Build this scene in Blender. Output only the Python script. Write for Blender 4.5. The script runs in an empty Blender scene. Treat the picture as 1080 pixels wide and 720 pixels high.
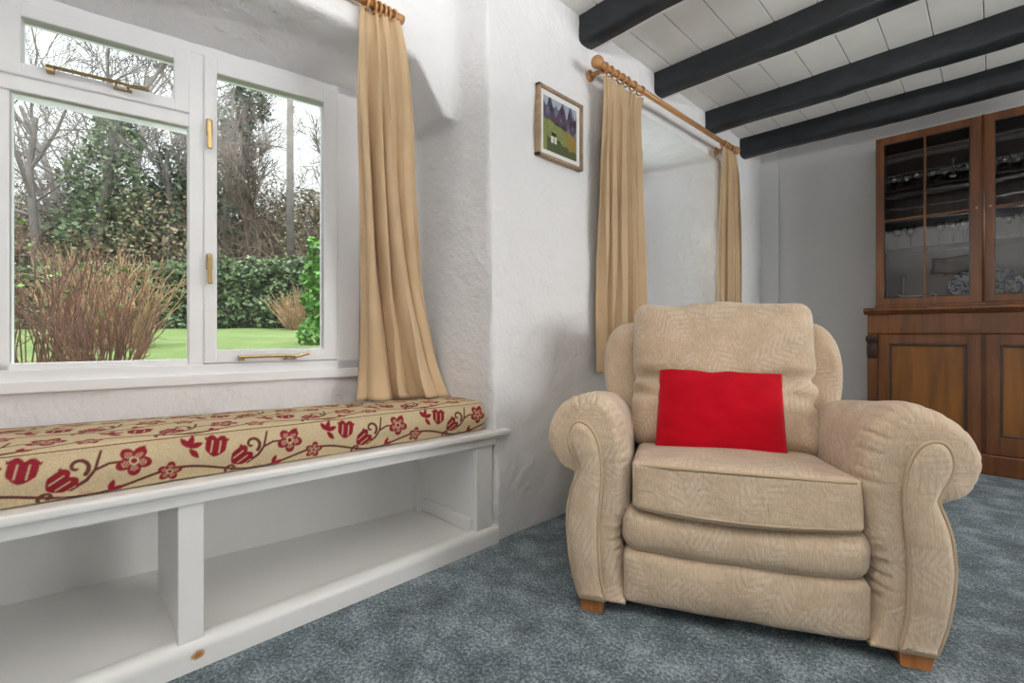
import bpy, bmesh, math, random
import numpy as np
from mathutils import Vector, Matrix, noise as mnoise

random.seed(7)
rng = np.random.default_rng(7)
SC = bpy.context.scene
COL = SC.collection
PI = math.pi

# ------------------------------------------------------------------ helpers
def tag(o, label=None, cat=None, group=None, kind=None):
    if label: o['label'] = label
    if cat: o['category'] = cat
    if group: o['group'] = group
    if kind: o['kind'] = kind
    return o

def empty(name, loc=(0, 0, 0), rz=0.0, label=None, cat=None, group=None, kind=None):
    o = bpy.data.objects.new(name, None)
    o.empty_display_size = 0.1
    o.location = loc
    o.rotation_euler = (0, 0, rz)
    COL.objects.link(o)
    return tag(o, label, cat, group, kind)

def link(name, bm, mat, parent=None, smooth=False, recalc=True):
    if recalc:
        bmesh.ops.recalc_face_normals(bm, faces=bm.faces[:])
    me = bpy.data.meshes.new(name)
    bm.to_mesh(me)
    bm.free()
    if smooth:
        for p in me.polygons: p.use_smooth = True
    mats = mat if isinstance(mat, (list, tuple)) else [mat]
    for m in mats: me.materials.append(m)
    o = bpy.data.objects.new(name, me)
    COL.objects.link(o)
    if parent: o.parent = parent
    return o

def link_data(name, verts, faces, mat, parent=None, smooth=False):
    me = bpy.data.meshes.new(name)
    me.from_pydata([tuple(v) for v in verts], [], [tuple(f) for f in faces])
    me.update()
    if smooth:
        me.polygons.foreach_set('use_smooth', [True] * len(me.polygons))
    mats = mat if isinstance(mat, (list, tuple)) else [mat]
    for m in mats: me.materials.append(m)
    o = bpy.data.objects.new(name, me)
    COL.objects.link(o)
    if parent: o.parent = parent
    return o

def BM(): return bmesh.new()

def box(bm, x0, x1, y0, y1, z0, z1, bev=0.0, seg=2):
    t = bmesh.new()
    vs = [t.verts.new((x, y, z)) for z in (z0, z1) for y in (y0, y1) for x in (x0, x1)]
    for f in ((0, 2, 3, 1), (4, 5, 7, 6), (0, 1, 5, 4), (2, 6, 7, 3), (0, 4, 6, 2), (1, 3, 7, 5)):
        t.faces.new([vs[i] for i in f])
    if bev > 0:
        bmesh.ops.bevel(t, geom=t.edges[:], offset=bev, segments=seg, profile=0.5, affect='EDGES')
    merge(bm, t)

def merge(bm, t, M=None):
    if M is not None: t.transform(M)
    me = bpy.data.meshes.new('tmp')
    t.to_mesh(me); t.free()
    bm.from_mesh(me)
    bpy.data.meshes.remove(me)

def prism(bm, pts, axis, a, b, bev=0.0, seg=2):
    """pts 2D polygon; axis 'z': (x,y); 'y': (x,z); 'x': (y,z)"""
    t = bmesh.new()
    def mk(p, h):
        if axis == 'z': return (p[0], p[1], h)
        if axis == 'y': return (p[0], h, p[1])
        return (h, p[0], p[1])
    A = [t.verts.new(mk(p, a)) for p in pts]
    B = [t.verts.new(mk(p, b)) for p in pts]
    t.faces.new(A); t.faces.new(B[::-1])
    n = len(pts)
    for i in range(n):
        t.faces.new([A[i], A[(i + 1) % n], B[(i + 1) % n], B[i]])
    bmesh.ops.recalc_face_normals(t, faces=t.faces[:])
    if bev > 0:
        bmesh.ops.bevel(t, geom=t.edges[:], offset=bev, segments=seg, profile=0.5, affect='EDGES')
    merge(bm, t)

def frame_basis(d):
    d = Vector(d).normalized()
    u = Vector((0, 0, 1)) if abs(d.z) < 0.9 else Vector((1, 0, 0))
    a = d.cross(u).normalized()
    b = d.cross(a).normalized()
    return a, b

def tube(bm, pts, r, n=8, closed=False, cap=True):
    pts = [Vector(p) for p in pts]
    m = len(pts)
    rs = r if isinstance(r, (list, tuple)) else [r] * m
    rings = []
    pa = None
    for i, p in enumerate(pts):
        if closed: d = pts[(i + 1) % m] - pts[i - 1]
        else: d = pts[min(i + 1, m - 1)] - pts[max(i - 1, 0)]
        if d.length < 1e-9: d = Vector((0, 0, 1))
        d.normalize()
        if pa is None: a, b = frame_basis(d)
        else:
            a = pa - d * pa.dot(d)
            if a.length < 1e-6: a, _ = frame_basis(d)
            a.normalize(); b = d.cross(a)
        pa = a
        rings.append([bm.verts.new(p + (a * math.cos(2 * PI * k / n) + b * math.sin(2 * PI * k / n)) * rs[i]) for k in range(n)])
    for i in range(m if closed else m - 1):
        A, B = rings[i], rings[(i + 1) % m]
        for k in range(n):
            bm.faces.new([A[k], A[(k + 1) % n], B[(k + 1) % n], B[k]])
    if cap and not closed:
        bm.faces.new(rings[0][::-1]); bm.faces.new(rings[-1])

def lathe(bm, prof, n=20, M=None):
    """prof list of (r,z)"""
    t = bmesh.new()
    rings = []
    for r, z in prof:
        if r < 1e-6: rings.append([t.verts.new((0, 0, z))])
        else: rings.append([t.verts.new((r * math.cos(2 * PI * k / n), r * math.sin(2 * PI * k / n), z)) for k in range(n)])
    for A, B in zip(rings, rings[1:]):
        if len(A) == 1 and len(B) == 1: continue
        for k in range(n):
            k2 = (k + 1) % n
            if len(A) == 1: t.faces.new([A[0], B[k], B[k2]])
            elif len(B) == 1: t.faces.new([A[k], A[k2], B[0]])
            else: t.faces.new([A[k], A[k2], B[k2], B[k]])
    merge(bm, t, M)

def catmull(pts, n, closed=True):
    P = [np.array(p, float) for p in pts]
    m = len(P)
    out = []
    segs = m if closed else m - 1
    dense = []
    for i in range(segs):
        if closed: p0, p1, p2, p3 = P[(i - 1) % m], P[i], P[(i + 1) % m], P[(i + 2) % m]
        else: p0, p1, p2, p3 = P[max(i - 1, 0)], P[i], P[i + 1], P[min(i + 2, m - 1)]
        for t in np.linspace(0, 1, 16, endpoint=False):
            dense.append(0.5 * ((2 * p1) + (-p0 + p2) * t + (2 * p0 - 5 * p1 + 4 * p2 - p3) * t * t + (-p0 + 3 * p1 - 3 * p2 + p3) * t ** 3))
    if not closed: dense.append(P[-1])
    D = np.array(dense)
    if closed: D = np.vstack([D, D[:1]])
    L = np.concatenate([[0], np.cumsum(np.linalg.norm(np.diff(D, axis=0), axis=1))])
    s = np.linspace(0, L[-1], n, endpoint=not closed)
    return np.stack([np.interp(s, L, D[:, k]) for k in range(D.shape[1])], axis=1)

def soft_box(size, r, n=26, bulge=(0, 0, 0), fn=None):
    """rounded, bulging cushion block centred on 0; returns verts, faces"""
    sx, sy, sz = [s / 2 for s in size]
    t = bmesh.new()
    bmesh.ops.create_cube(t, size=2)
    bmesh.ops.subdivide_edges(t, edges=t.edges[:], cuts=n - 1, use_grid_fill=True)
    for v in t.verts:
        # denser towards the edges
        c = [math.sin(q * PI / 2) * 0.55 + q * 0.45 for q in v.co]
        p = Vector((c[0] * sx, c[1] * sy, c[2] * sz))
        inn = Vector((max(-sx + r, min(sx - r, p.x)), max(-sy + r, min(sy - r, p.y)), max(-sz + r, min(sz - r, p.z))))
        d = p - inn
        if d.length > 1e-9: p = inn + d.normalized() * r
        u = (p.x / sx, p.y / sy, p.z / sz)
        q = [max(0, 1 - k * k) for k in u]
        p.x *= 1 + bulge[0] * q[1] * q[2]
        p.y *= 1 + bulge[1] * q[0] * q[2]
        p.z *= 1 + bulge[2] * q[0] * q[1]
        if fn: p = fn(p, u)
        v.co = p
    return t

def nz(p, s, seed=0.0):
    return mnoise.noise(Vector((p[0] * s + seed, p[1] * s - seed * 0.7, p[2] * s + seed * 1.3)))

def wrinkle(t, amp, scale, seed=0.0):
    t.normal_update()
    for v in t.verts:
        v.co += v.normal * amp * nz(v.co, scale, seed)

# ------------------------------------------------------------------ materials
def mat(name):
    m = bpy.data.materials.new(name)
    m.use_nodes = True
    nt = m.node_tree
    return m, nt, nt.nodes['Principled BSDF']

def N(nt, t, **kw):
    n = nt.nodes.new(t)
    for k, v in kw.items():
        if k in n.inputs: n.inputs[k].default_value = v
        else: setattr(n, k, v)
    return n

def ramp(nt, stops):
    r = N(nt, 'ShaderNodeValToRGB')
    el = r.color_ramp.elements
    while len(el) < len(stops): el.new(0.5)
    for e, (p, c) in zip(el, stops):
        e.position = p; e.color = (c[0], c[1], c[2], 1)
    return r

def coords(nt, scale=(1, 1, 1), rot=(0, 0, 0)):
    tc = N(nt, 'ShaderNodeTexCoord')
    mp = N(nt, 'ShaderNodeMapping')
    mp.inputs['Scale'].default_value = scale
    mp.inputs['Rotation'].default_value = rot
    nt.links.new(tc.outputs['Object'], mp.inputs['Vector'])
    return mp.outputs['Vector']

def bump(nt, height, strength, dist, base=None):
    b = N(nt, 'ShaderNodeBump')
    b.inputs['Strength'].default_value = strength
    b.inputs['Distance'].default_value = dist
    nt.links.new(height, b.inputs['Height'])
    if base is not None: nt.links.new(base, b.inputs['Normal'])
    return b.outputs['Normal']

def simple(name, col, rough=0.5, metal=0.0, var=0.06, vscale=6.0, bscale=None, bstr=0.2, bdist=0.002, spec=0.5, coat=0.0):
    m, nt, p = mat(name)
    v = coords(nt)
    n1 = N(nt, 'ShaderNodeTexNoise', Scale=vscale, Detail=4.0)
    nt.links.new(v, n1.inputs['Vector'])
    lo = [c * (1 - var) for c in col]; hi = [min(1, c * (1 + var)) for c in col]
    r = ramp(nt, [(0.3, lo), (0.7, hi)])
    nt.links.new(n1.outputs['Fac'], r.inputs['Fac'])
    nt.links.new(r.outputs['Color'], p.inputs['Base Color'])
    p.inputs['Roughness'].default_value = rough
    p.inputs['Metallic'].default_value = metal
    p.inputs['Specular IOR Level'].default_value = spec
    p.inputs['Coat Weight'].default_value = coat
    if bscale:
        n2 = N(nt, 'ShaderNodeTexNoise', Scale=bscale, Detail=3.0)
        nt.links.new(v, n2.inputs['Vector'])
        nt.links.new(bump(nt, n2.outputs['Fac'], bstr, bdist), p.inputs['Normal'])
    return m

def plaster(name, col, bs=0.5):
    m, nt, p = mat(name)
    v = coords(nt)
    a = N(nt, 'ShaderNodeTexNoise', Scale=7.0, Detail=5.0, Roughness=0.55)
    b = N(nt, 'ShaderNodeTexNoise', Scale=55.0, Detail=3.0)
    c = N(nt, 'ShaderNodeTexNoise', Scale=2.0, Detail=2.0)
    for q in (a, b, c): nt.links.new(v, q.inputs['Vector'])
    r = ramp(nt, [(0.3, [k * 0.955 for k in col]), (0.7, col)])
    nt.links.new(c.outputs['Fac'], r.inputs['Fac'])
    nt.links.new(r.outputs['Color'], p.inputs['Base Color'])
    n1 = bump(nt, a.outputs['Fac'], bs, 0.025)
    n2 = bump(nt, b.outputs['Fac'], bs * 0.7, 0.005, n1)
    nt.links.new(n2, p.inputs['Normal'])
    p.inputs['Roughness'].default_value = 0.75
    p.inputs['Specular IOR Level'].default_value = 0.25
    return m

def wood(name, c0, c1, scale=(30, 30, 2.2), rough=0.32, coat=0.25, nscale=1.0):
    m, nt, p = mat(name)
    v = coords(nt, scale)
    a = N(nt, 'ShaderNodeTexNoise', Scale=nscale, Detail=6.0, Roughness=0.6, Distortion=0.6)
    nt.links.new(v, a.inputs['Vector'])
    v2 = coords(nt, (3, 3, 1.2))
    b = N(nt, 'ShaderNodeTexNoise', Scale=1.5, Detail=2.0)
    nt.links.new(v2, b.inputs['Vector'])
    r = ramp(nt, [(0.32, c0), (0.68, c1)])
    nt.links.new(a.outputs['Fac'], r.inputs['Fac'])
    mx = N(nt, 'ShaderNodeMix', data_type='RGBA', blend_type='MULTIPLY')
    mx.inputs[0].default_value = 0.6
    r2 = ramp(nt, [(0.3, (0.55, 0.5, 0.48)), (0.7, (1.15, 1.1, 1.05))])
    nt.links.new(b.outputs['Fac'], r2.inputs['Fac'])
    nt.links.new(r.outputs['Color'], mx.inputs[6]); nt.links.new(r2.outputs['Color'], mx.inputs[7])
    nt.links.new(mx.outputs[2], p.inputs['Base Color'])
    p.inputs['Roughness'].default_value = rough
    p.inputs['Coat Weight'].default_value = coat
    p.inputs['Coat Roughness'].default_value = 0.2
    nt.links.new(bump(nt, a.outputs['Fac'], 0.12, 0.002), p.inputs['Normal'])
    return m

def thin_glass(name, tint=(1, 1, 1), refl=1.0, rough=0.0, wavy=0.0, haze=0.0):
    m = bpy.data.materials.new(name); m.use_nodes = True
    nt = m.node_tree; nt.nodes.clear()
    out = N(nt, 'ShaderNodeOutputMaterial')
    tr = N(nt, 'ShaderNodeBsdfTransparent'); tr.inputs['Color'].default_value = (*tint, 1)
    gl = N(nt, 'ShaderNodeBsdfGlossy'); gl.inputs['Roughness'].default_value = rough
    fr = N(nt, 'ShaderNodeFresnel'); fr.inputs['IOR'].default_value = 1.45
    mu = N(nt, 'ShaderNodeMath', operation='MULTIPLY'); mu.inputs[1].default_value = refl
    mu.use_clamp = True
    nt.links.new(fr.outputs['Fac'], mu.inputs[0])
    mx = N(nt, 'ShaderNodeMixShader')
    nt.links.new(mu.outputs[0], mx.inputs['Fac'])
    nt.links.new(tr.outputs[0], mx.inputs[1]); nt.links.new(gl.outputs[0], mx.inputs[2])
    if wavy > 0:
        v = coords(nt)
        n = N(nt, 'ShaderNodeTexNoise', Scale=7.0, Detail=2.0)
        nt.links.new(v, n.inputs['Vector'])
        nb = bump(nt, n.outputs['Fac'], wavy, 0.02)
        nt.links.new(nb, gl.inputs['Normal'])
    nt.links.new(mx.outputs[0], out.inputs['Surface'])
    return m

def upholstery(name, base, pale):
    """beige chenille with woven paler fern fronds and a fine rib"""
    m, nt, p = mat(name)
    v = coords(nt)
    vo = N(nt, 'ShaderNodeTexVoronoi', Scale=5.6, Randomness=0.8)
    nt.links.new(v, vo.inputs['Vector'])
    loc = N(nt, 'ShaderNodeVectorMath', operation='SUBTRACT')
    nt.links.new(v, loc.inputs[0]); nt.links.new(vo.outputs['Position'], loc.inputs[1])
    # random direction per frond
    c2 = N(nt, 'ShaderNodeVectorMath', operation='MULTIPLY_ADD')
    c2.inputs[1].default_value = (2, 2, 2); c2.inputs[2].default_value = (-1, -1, -1)
    nt.links.new(vo.outputs['Color'], c2.inputs[0])
    da = N(nt, 'ShaderNodeVectorMath', operation='NORMALIZE'); nt.links.new(c2.outputs[0], da.inputs[0])
    cr = N(nt, 'ShaderNodeVectorMath', operation='CROSS_PRODUCT'); cr.inputs[1].default_value = (0.25, 0.93, 0.3)
    nt.links.new(da.outputs[0], cr.inputs[0])
    db = N(nt, 'ShaderNodeVectorMath', operation='NORMALIZE'); nt.links.new(cr.outputs[0], db.inputs[0])
    da2 = N(nt, 'ShaderNodeVectorMath', operation='CROSS_PRODUCT'); da2.inputs[1].default_value = (0.25, 0.93, 0.3)
    nt.links.new(db.outputs[0], da2.inputs[0])
    A = N(nt, 'ShaderNodeVectorMath', operation='DOT_PRODUCT'); nt.links.new(loc.outputs[0], A.inputs[0]); nt.links.new(da2.outputs[0], A.inputs[1])
    B = N(nt, 'ShaderNodeVectorMath', operation='DOT_PRODUCT'); nt.links.new(loc.outputs[0], B.inputs[0]); nt.links.new(db.outputs[0], B.inputs[1])
    def M(op, a, b=None):
        n = N(nt, 'ShaderNodeMath', operation=op)
        for i, q in enumerate((a, b)):
            if q is None: continue
            if isinstance(q, (int, float)): n.inputs[i].default_value = q
            else: nt.links.new(q, n.inputs[i])
        return n.outputs[0]
    ab = M('ABSOLUTE', B.outputs['Value'])
    ph = M('MULTIPLY', M('SUBTRACT', A.outputs['Value'], M('MULTIPLY', ab, 0.9)), 330.0)
    st = M('GREATER_THAN', M('SINE', ph), -0.25)
    ea = M('POWER', M('DIVIDE', A.outputs['Value'], 0.085), 2.0)
    eb = M('POWER', M('DIVIDE', B.outputs['Value'], 0.045), 2.0)
    inside = M('LESS_THAN', M('ADD', ea, eb), 1.0)
    gap = M('GREATER_THAN', ab, 0.002)
    fac = M('MULTIPLY', M('MULTIPLY', st, inside), gap)
    # wear
    n1 = N(nt, 'ShaderNodeTexNoise', Scale=9.0, Detail=4.0); nt.links.new(v, n1.inputs['Vector'])
    n2 = N(nt, 'ShaderNodeTexNoise', Scale=1.0, Detail=3.0)
    v2 = coords(nt, (420, 60, 60)); nt.links.new(v2, n2.inputs['Vector'])
    r = ramp(nt, [(0.3, [c * 0.86 for c in base]), (0.7, [min(1, c * 1.1) for c in base])])
    nt.links.new(n1.outputs['Fac'], r.inputs['Fac'])
    mx = N(nt, 'ShaderNodeMix', data_type='RGBA')
    nt.links.new(M('MULTIPLY', fac, M('MULTIPLY', n1.outputs['Fac'], 0.55)), mx.inputs[0])
    nt.links.new(r.outputs['Color'], mx.inputs[6]); mx.inputs[7].default_value = (*pale, 1)
    mx2 = N(nt, 'ShaderNodeMix', data_type='RGBA', blend_type='MULTIPLY'); mx2.inputs[0].default_value = 0.5
    rr = ramp(nt, [(0.35, (0.72, 0.7, 0.68)), (0.65, (1.1, 1.1, 1.1))])
    nt.links.new(n2.outputs['Fac'], rr.inputs['Fac'])
    nt.links.new(mx.outputs[2], mx2.inputs[6]); nt.links.new(rr.outputs['Color'], mx2.inputs[7])
    nt.links.new(mx2.outputs[2], p.inputs['Base Color'])
    p.inputs['Roughness'].default_value = 0.85
    p.inputs['Specular IOR Level'].default_value = 0.15
    p.inputs['Sheen Weight'].default_value = 0.25
    p.inputs['Sheen Roughness'].default_value = 0.5
    b1 = bump(nt, n2.outputs['Fac'], 0.25, 0.0015)
    n3 = N(nt, 'ShaderNodeTexNoise', Scale=26.0, Detail=4.0, Distortion=0.8); nt.links.new(v, n3.inputs['Vector'])
    b2 = bump(nt, n3.outputs['Fac'], 0.45, 0.010, b1)
    nt.links.new(b2, p.inputs['Normal'])
    return m

def cloth(name, col, scale=400, sheen=0.15, var=0.08):
    m, nt, p = mat(name)
    v = coords(nt)
    n1 = N(nt, 'ShaderNodeTexNoise', Scale=scale, Detail=2.0); nt.links.new(v, n1.inputs['Vector'])
    n0 = N(nt, 'ShaderNodeTexNoise', Scale=5.0, Detail=3.0); nt.links.new(v, n0.inputs['Vector'])
    r = ramp(nt, [(0.3, [c * (1 - var) for c in col]), (0.7, [min(1, c * (1 + var)) for c in col])])
    nt.links.new(n0.outputs['Fac'], r.inputs['Fac'])
    nt.links.new(r.outputs['Color'], p.inputs['Base Color'])
    p.inputs['Roughness'].default_value = 0.9
    p.inputs['Specular IOR Level'].default_value = 0.1
    p.inputs['Sheen Weight'].default_value = sheen
    nt.links.new(bump(nt, n1.outputs['Fac'], 0.3, 0.001), p.inputs['Normal'])
    return m

def leaf_mat(name, cols, scale=3.0, trans=0.0):
    m, nt, p = mat(name)
    v = coords(nt)
    n1 = N(nt, 'ShaderNodeTexWhiteNoise')
    g = N(nt, 'ShaderNodeNewGeometry')
    nt.links.new(g.outputs['Random Per Island'], n1.inputs['Vector'])
    cols = [[q * 0.82 for q in c] for c in cols]
    k = len(cols)
    r = ramp(nt, [(i / (k - 1), c) for i, c in enumerate(cols)])
    n2 = N(nt, 'ShaderNodeTexNoise', Scale=scale, Detail=2.0); nt.links.new(v, n2.inputs['Vector'])
    mix = N(nt, 'ShaderNodeMath', operation='ADD')
    h1 = N(nt, 'ShaderNodeMath', operation='MULTIPLY'); h1.inputs[1].default_value = 0.55
    h2 = N(nt, 'ShaderNodeMath', operation='MULTIPLY'); h2.inputs[1].default_value = 0.45
    nt.links.new(g.outputs['Random Per Island'], h1.inputs[0]); nt.links.new(n2.outputs['Fac'], h2.inputs[0])
    nt.links.new(h1.outputs[0], mix.inputs[0]); nt.links.new(h2.outputs[0], mix.inputs[1])
    nt.links.new(mix.outputs[0], r.inputs['Fac'])
    nt.links.new(r.outputs['Color'], p.inputs['Base Color'])
    p.inputs['Roughness'].default_value = 0.5
    p.inputs['Specular IOR Level'].default_value = 0.35
    return m

M_PLASTER = plaster('white_plaster', (0.82, 0.82, 0.828), 0.8)
M_BACK = plaster('smooth_wall_paint', (0.72, 0.72, 0.72), 0.12)
M_APRON = M_PLASTER
M_WHITE = simple('white_gloss_paint', (0.92, 0.925, 0.94), rough=0.32, var=0.02, bscale=30, bstr=0.06)
M_BENCH = simple('seat_paint', (0.83, 0.82, 0.80), rough=0.35, var=0.04, vscale=3, bscale=25, bstr=0.08)
M_BOARD = simple('ceiling_board_paint', (0.80, 0.775, 0.74), rough=0.55, var=0.04, bscale=20, bstr=0.15)
M_BEAM = simple('black_beam_paint', (0.015, 0.018, 0.021), rough=0.5, var=0.4, vscale=8, bscale=14, bstr=0.6, bdist=0.012, spec=0.4)
M_BRASS = simple('brass', (0.36, 0.265, 0.12), rough=0.4, metal=1.0, var=0.12)
M_GLASS = thin_glass('window_glass', (0.98, 1.0, 0.99), 1.0)
M_CABGLASS = thin_glass('cabinet_glass', (0.93, 0.93, 0.92), 1.25, wavy=0.025)
M_CRYSTAL = thin_glass('crystal', (0.80, 0.82, 0.83), 4.5, rough=0.03)
M_MAHOG = wood('mahogany', (0.095, 0.029, 0.006), (0.205, 0.071, 0.014), rough=0.4, coat=0.15)
M_PANEL = wood('mahogany_panel', (0.12, 0.042, 0.005), (0.27, 0.103, 0.014), scale=(14, 14, 1.4), rough=0.4, coat=0.15)
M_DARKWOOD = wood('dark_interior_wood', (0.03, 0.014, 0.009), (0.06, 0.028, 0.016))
M_PINE = wood('pine', (0.42, 0.2, 0.065), (0.62, 0.34, 0.13), scale=(40, 8, 40), rough=0.4)
M_FOOT = wood('foot_wood', (0.3, 0.11, 0.03), (0.48, 0.2, 0.06), rough=0.4)
M_FRAME = wood('picture_frame_wood', (0.26, 0.18, 0.11), (0.40, 0.29, 0.19), scale=(8, 30, 30), rough=0.5, coat=0)
M_SOFA = upholstery('beige_chenille', (0.54, 0.42, 0.30), (0.70, 0.61, 0.50))
M_PIPE = cloth('piping_cord', (0.43, 0.33, 0.225))
M_RED = cloth('red_knit', (0.39, 0.001, 0.009), scale=300, sheen=0.1, var=0.05)
M_CURT = cloth('tan_curtain', (0.53, 0.385, 0.235), scale=500, sheen=0.2)
M_SILVER = simple('silver', (0.9, 0.89, 0.86), rough=0.3, metal=0.45, var=0.05)

# carpet ------------------------------------------------------
def carpet():
    m, nt, p = mat('blue_grey_carpet')
    v = coords(nt)
    a = N(nt, 'ShaderNodeTexNoise', Scale=120.0, Detail=4.0, Roughness=0.75)
    b = N(nt, 'ShaderNodeTexNoise', Scale=9.0, Detail=4.0, Roughness=0.6)
    c = N(nt, 'ShaderNodeTexNoise', Scale=60.0, Detail=3.0)
    for q in (a, b, c): nt.links.new(v, q.inputs['Vector'])
    s = N(nt, 'ShaderNodeMath', operation='MULTIPLY_ADD'); s.inputs[1].default_value = 0.36
    nt.links.new(b.outputs['Fac'], s.inputs[0])
    s1 = N(nt, 'ShaderNodeMath', operation='MULTIPLY'); s1.inputs[1].default_value = 0.69
    nt.links.new(a.outputs['Fac'], s1.inputs[0]); nt.links.new(s1.outputs[0], s.inputs[2])
    r = ramp(nt, [(0.40, (0.015, 0.026, 0.033)), (0.52, (0.078, 0.118, 0.137)), (0.65, (0.34, 0.41, 0.44))])
    nt.links.new(s.outputs[0], r.inputs['Fac'])
    nt.links.new(r.outputs['Color'], p.inputs['Base Color'])
    p.inputs['Roughness'].default_value = 0.95
    p.inputs['Specular IOR Level'].default_value = 0.05
    p.inputs['Sheen Weight'].default_value = 0.2
    n1 = bump(nt, c.outputs['Fac'], 0.6, 0.012)
    nt.links.new(bump(nt, a.outputs['Fac'], 0.8, 0.008, n1), p.inputs['Normal'])
    return m
M_CARPET = carpet()

# ------------------------------------------------------------------ ROOM
RX, RY0, RY1, CEIL = 4.2, -0.95, 4.19, 2.27
P0 = Vector((-0.565, -0.092, 0)); W = Vector((0.151, 0.9885, 0)).normalized(); OUT = Vector((-W.y, W.x, 0))
def wp(s, d=0.0):
    q = P0 + W * s + OUT * d
    return (q.x, q.y)

# floor
bm = BM(); box(bm, -0.02, RX + 0.1, RY0 - 0.1, RY1 + 0.1, -0.08, 0.0)
tag(link('floor', bm, M_CARPET), kind='structure', label='mottled blue grey carpet floor')

# window wall: one lumpy mass of plaster with two deep recesses
bm = BM()
def leaning_pier(bm):
    t = bmesh.new()
    A = [t.verts.new((x, y, -0.05)) for x, y in ((0.0, 1.242), (0.0, 2.14), (-0.75, 2.24), (-0.75, 1.10), (-0.36, 1.150))]
    B = [t.verts.new((x, y, 2.42)) for x, y in ((0.0, 1.180), (0.0, 2.14), (-0.75, 2.24), (-0.75, 1.10), (-0.36, 1.140))]
    t.faces.new(A); t.faces.new(B[::-1])
    for i in range(5): t.faces.new([A[i], A[(i + 1) % 5], B[(i + 1) % 5], B[i]])
    bmesh.ops.recalc_face_normals(t, faces=t.faces[:])
    merge(bm, t)
leaning_pier(bm)
prism(bm, [wp(0.975), wp(1.35), wp(1.35, 0.3), wp(0.975, 0.3)], 'z', -0.05, 2.4)
prism(bm, [wp(-0.75), wp(1.2), wp(1.2, 0.3), wp(-0.75, 0.3)], 'z', -0.05, 0.642)
prism(bm, [wp(-0.75), wp(-0.565), wp(-0.565, 0.3), wp(-0.75, 0.3)], 'z', -0.05, 2.4)
# lintel with a gently rising soffit, haunched at its far end
def lintel_prism(bm, y0, y1):
    t = bmesh.new(); rows = []
    for y in (y0, y1):
        xb = P0.x + (y - P0.y) * W.x / W.y
        rows.append([t.verts.new((x, y, z)) for x, z in ((-0.15, 1.825), (-0.15, 2.42), (xb - 0.10, 2.42), (xb - 0.10, 1.752), (xb + 0.02, 1.752))])
    t.faces.new(rows[0]); t.faces.new(rows[1][::-1])
    for i in range(5): t.faces.new([rows[0][i], rows[0][(i + 1) % 5], rows[1][(i + 1) % 5], rows[1][i]])
    bmesh.ops.recalc_face_normals(t, faces=t.faces[:])
    merge(bm, t)
lintel_prism(bm, -0.95, 1.3)
prism(bm, [(0.955, 1.855), (1.105, 1.645), (1.32, 1.645), (1.32, 2.0), (0.955, 2.0)], 'x', -0.45, -0.15)
prism(bm, [(0.0, RY0 - 0.1), (0.0, -0.74), (-0.95, -0.70), (-0.95, RY0 - 0.1)], 'z', -0.05, 2.42)
# second recess
prism(bm, [(0, 2.1), (0, 3.36), (-0.6, 3.36), (-0.6, 2.1)], 'z', 2.0, 2.42)
prism(bm, [(0, 2.1), (0, 3.36), (-0.6, 3.36), (-0.6, 2.1)], 'z', -0.05, 0.70)
prism(bm, [(0, 3.325), (0, RY1 + 0.1), (-0.75, RY1 + 0.1), (-0.75, 3.12)], 'z', -0.05, 2.42)
wl = link('wall_left', bm, M_PLASTER, smooth=True)
rm = wl.modifiers.new('r', 'REMESH'); rm.mode = 'VOXEL'; rm.voxel_size = 0.014; rm.use_smooth_shade = True
sm = wl.modifiers.new('s', 'SMOOTH'); sm.factor = 0.5; sm.iterations = 2
tx = bpy.data.textures.new('lumps', 'CLOUDS'); tx.noise_scale = 0.22; tx.noise_depth = 3
dm = wl.modifiers.new('d', 'DISPLACE'); dm.texture = tx; dm.strength = 0.02; dm.mid_level = 0.5; dm.texture_coords = 'GLOBAL'
tag(wl, kind='structure', label='lumpy white plaster window wall with two deep recesses')

# back wall
bm = BM(); box(bm, -0.2, RX + 0.1, RY1, RY1 + 0.12, -0.05, 2.4)
box(bm, -0.02, 0.137, RY1 - 0.022, RY1 + 0.02, -0.02, 2.3, 0.004)
tag(link('wall_back', bm, M_BACK), kind='structure', label='pale grey smooth back wall')
# rear wall behind the viewpoint, right wall with an opening added for fill light
bm = BM(); box(bm, -0.2, RX + 0.1, RY0 - 0.12, RY0, -0.05, 2.4)
tag(link('wall_rear', bm, M_PLASTER), kind='structure', label='white wall behind the viewpoint')
bm = BM()
box(bm, RX, RX + 0.15, RY0 - 0.1, 1.5, -0.05, 2.4); box(bm, RX, RX + 0.15, 4.0, RY1 + 0.1, -0.05, 2.4)
box(bm, RX, RX + 0.15, 1.5, 4.0, -0.05, 0.8); box(bm, RX, RX + 0.15, 1.5, 4.0, 2.05, 2.4)
tag(link('wall_right', bm, M_PLASTER), kind='structure', label='white wall with a wide opening added for fill light')

# ceiling boards
bm = BM()
x = -0.07; k = 0
while x < RX + 0.1:
    w_ = 0.172 + 0.006 * math.sin(k * 2.1)
    box(bm, x + 0.0018, x + w_ - 0.0018, RY0 - 0.05, RY1 + 0.05, CEIL, CEIL + 0.02, 0.0022, 1)
    x += w_; k += 1
box(bm, -0.6, RX + 0.2, RY0 - 0.1, RY1 + 0.1, CEIL + 0.018, CEIL + 0.09)
tag(link('ceiling', bm, M_BOARD), kind='structure', label='cream painted boarded ceiling')

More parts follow.
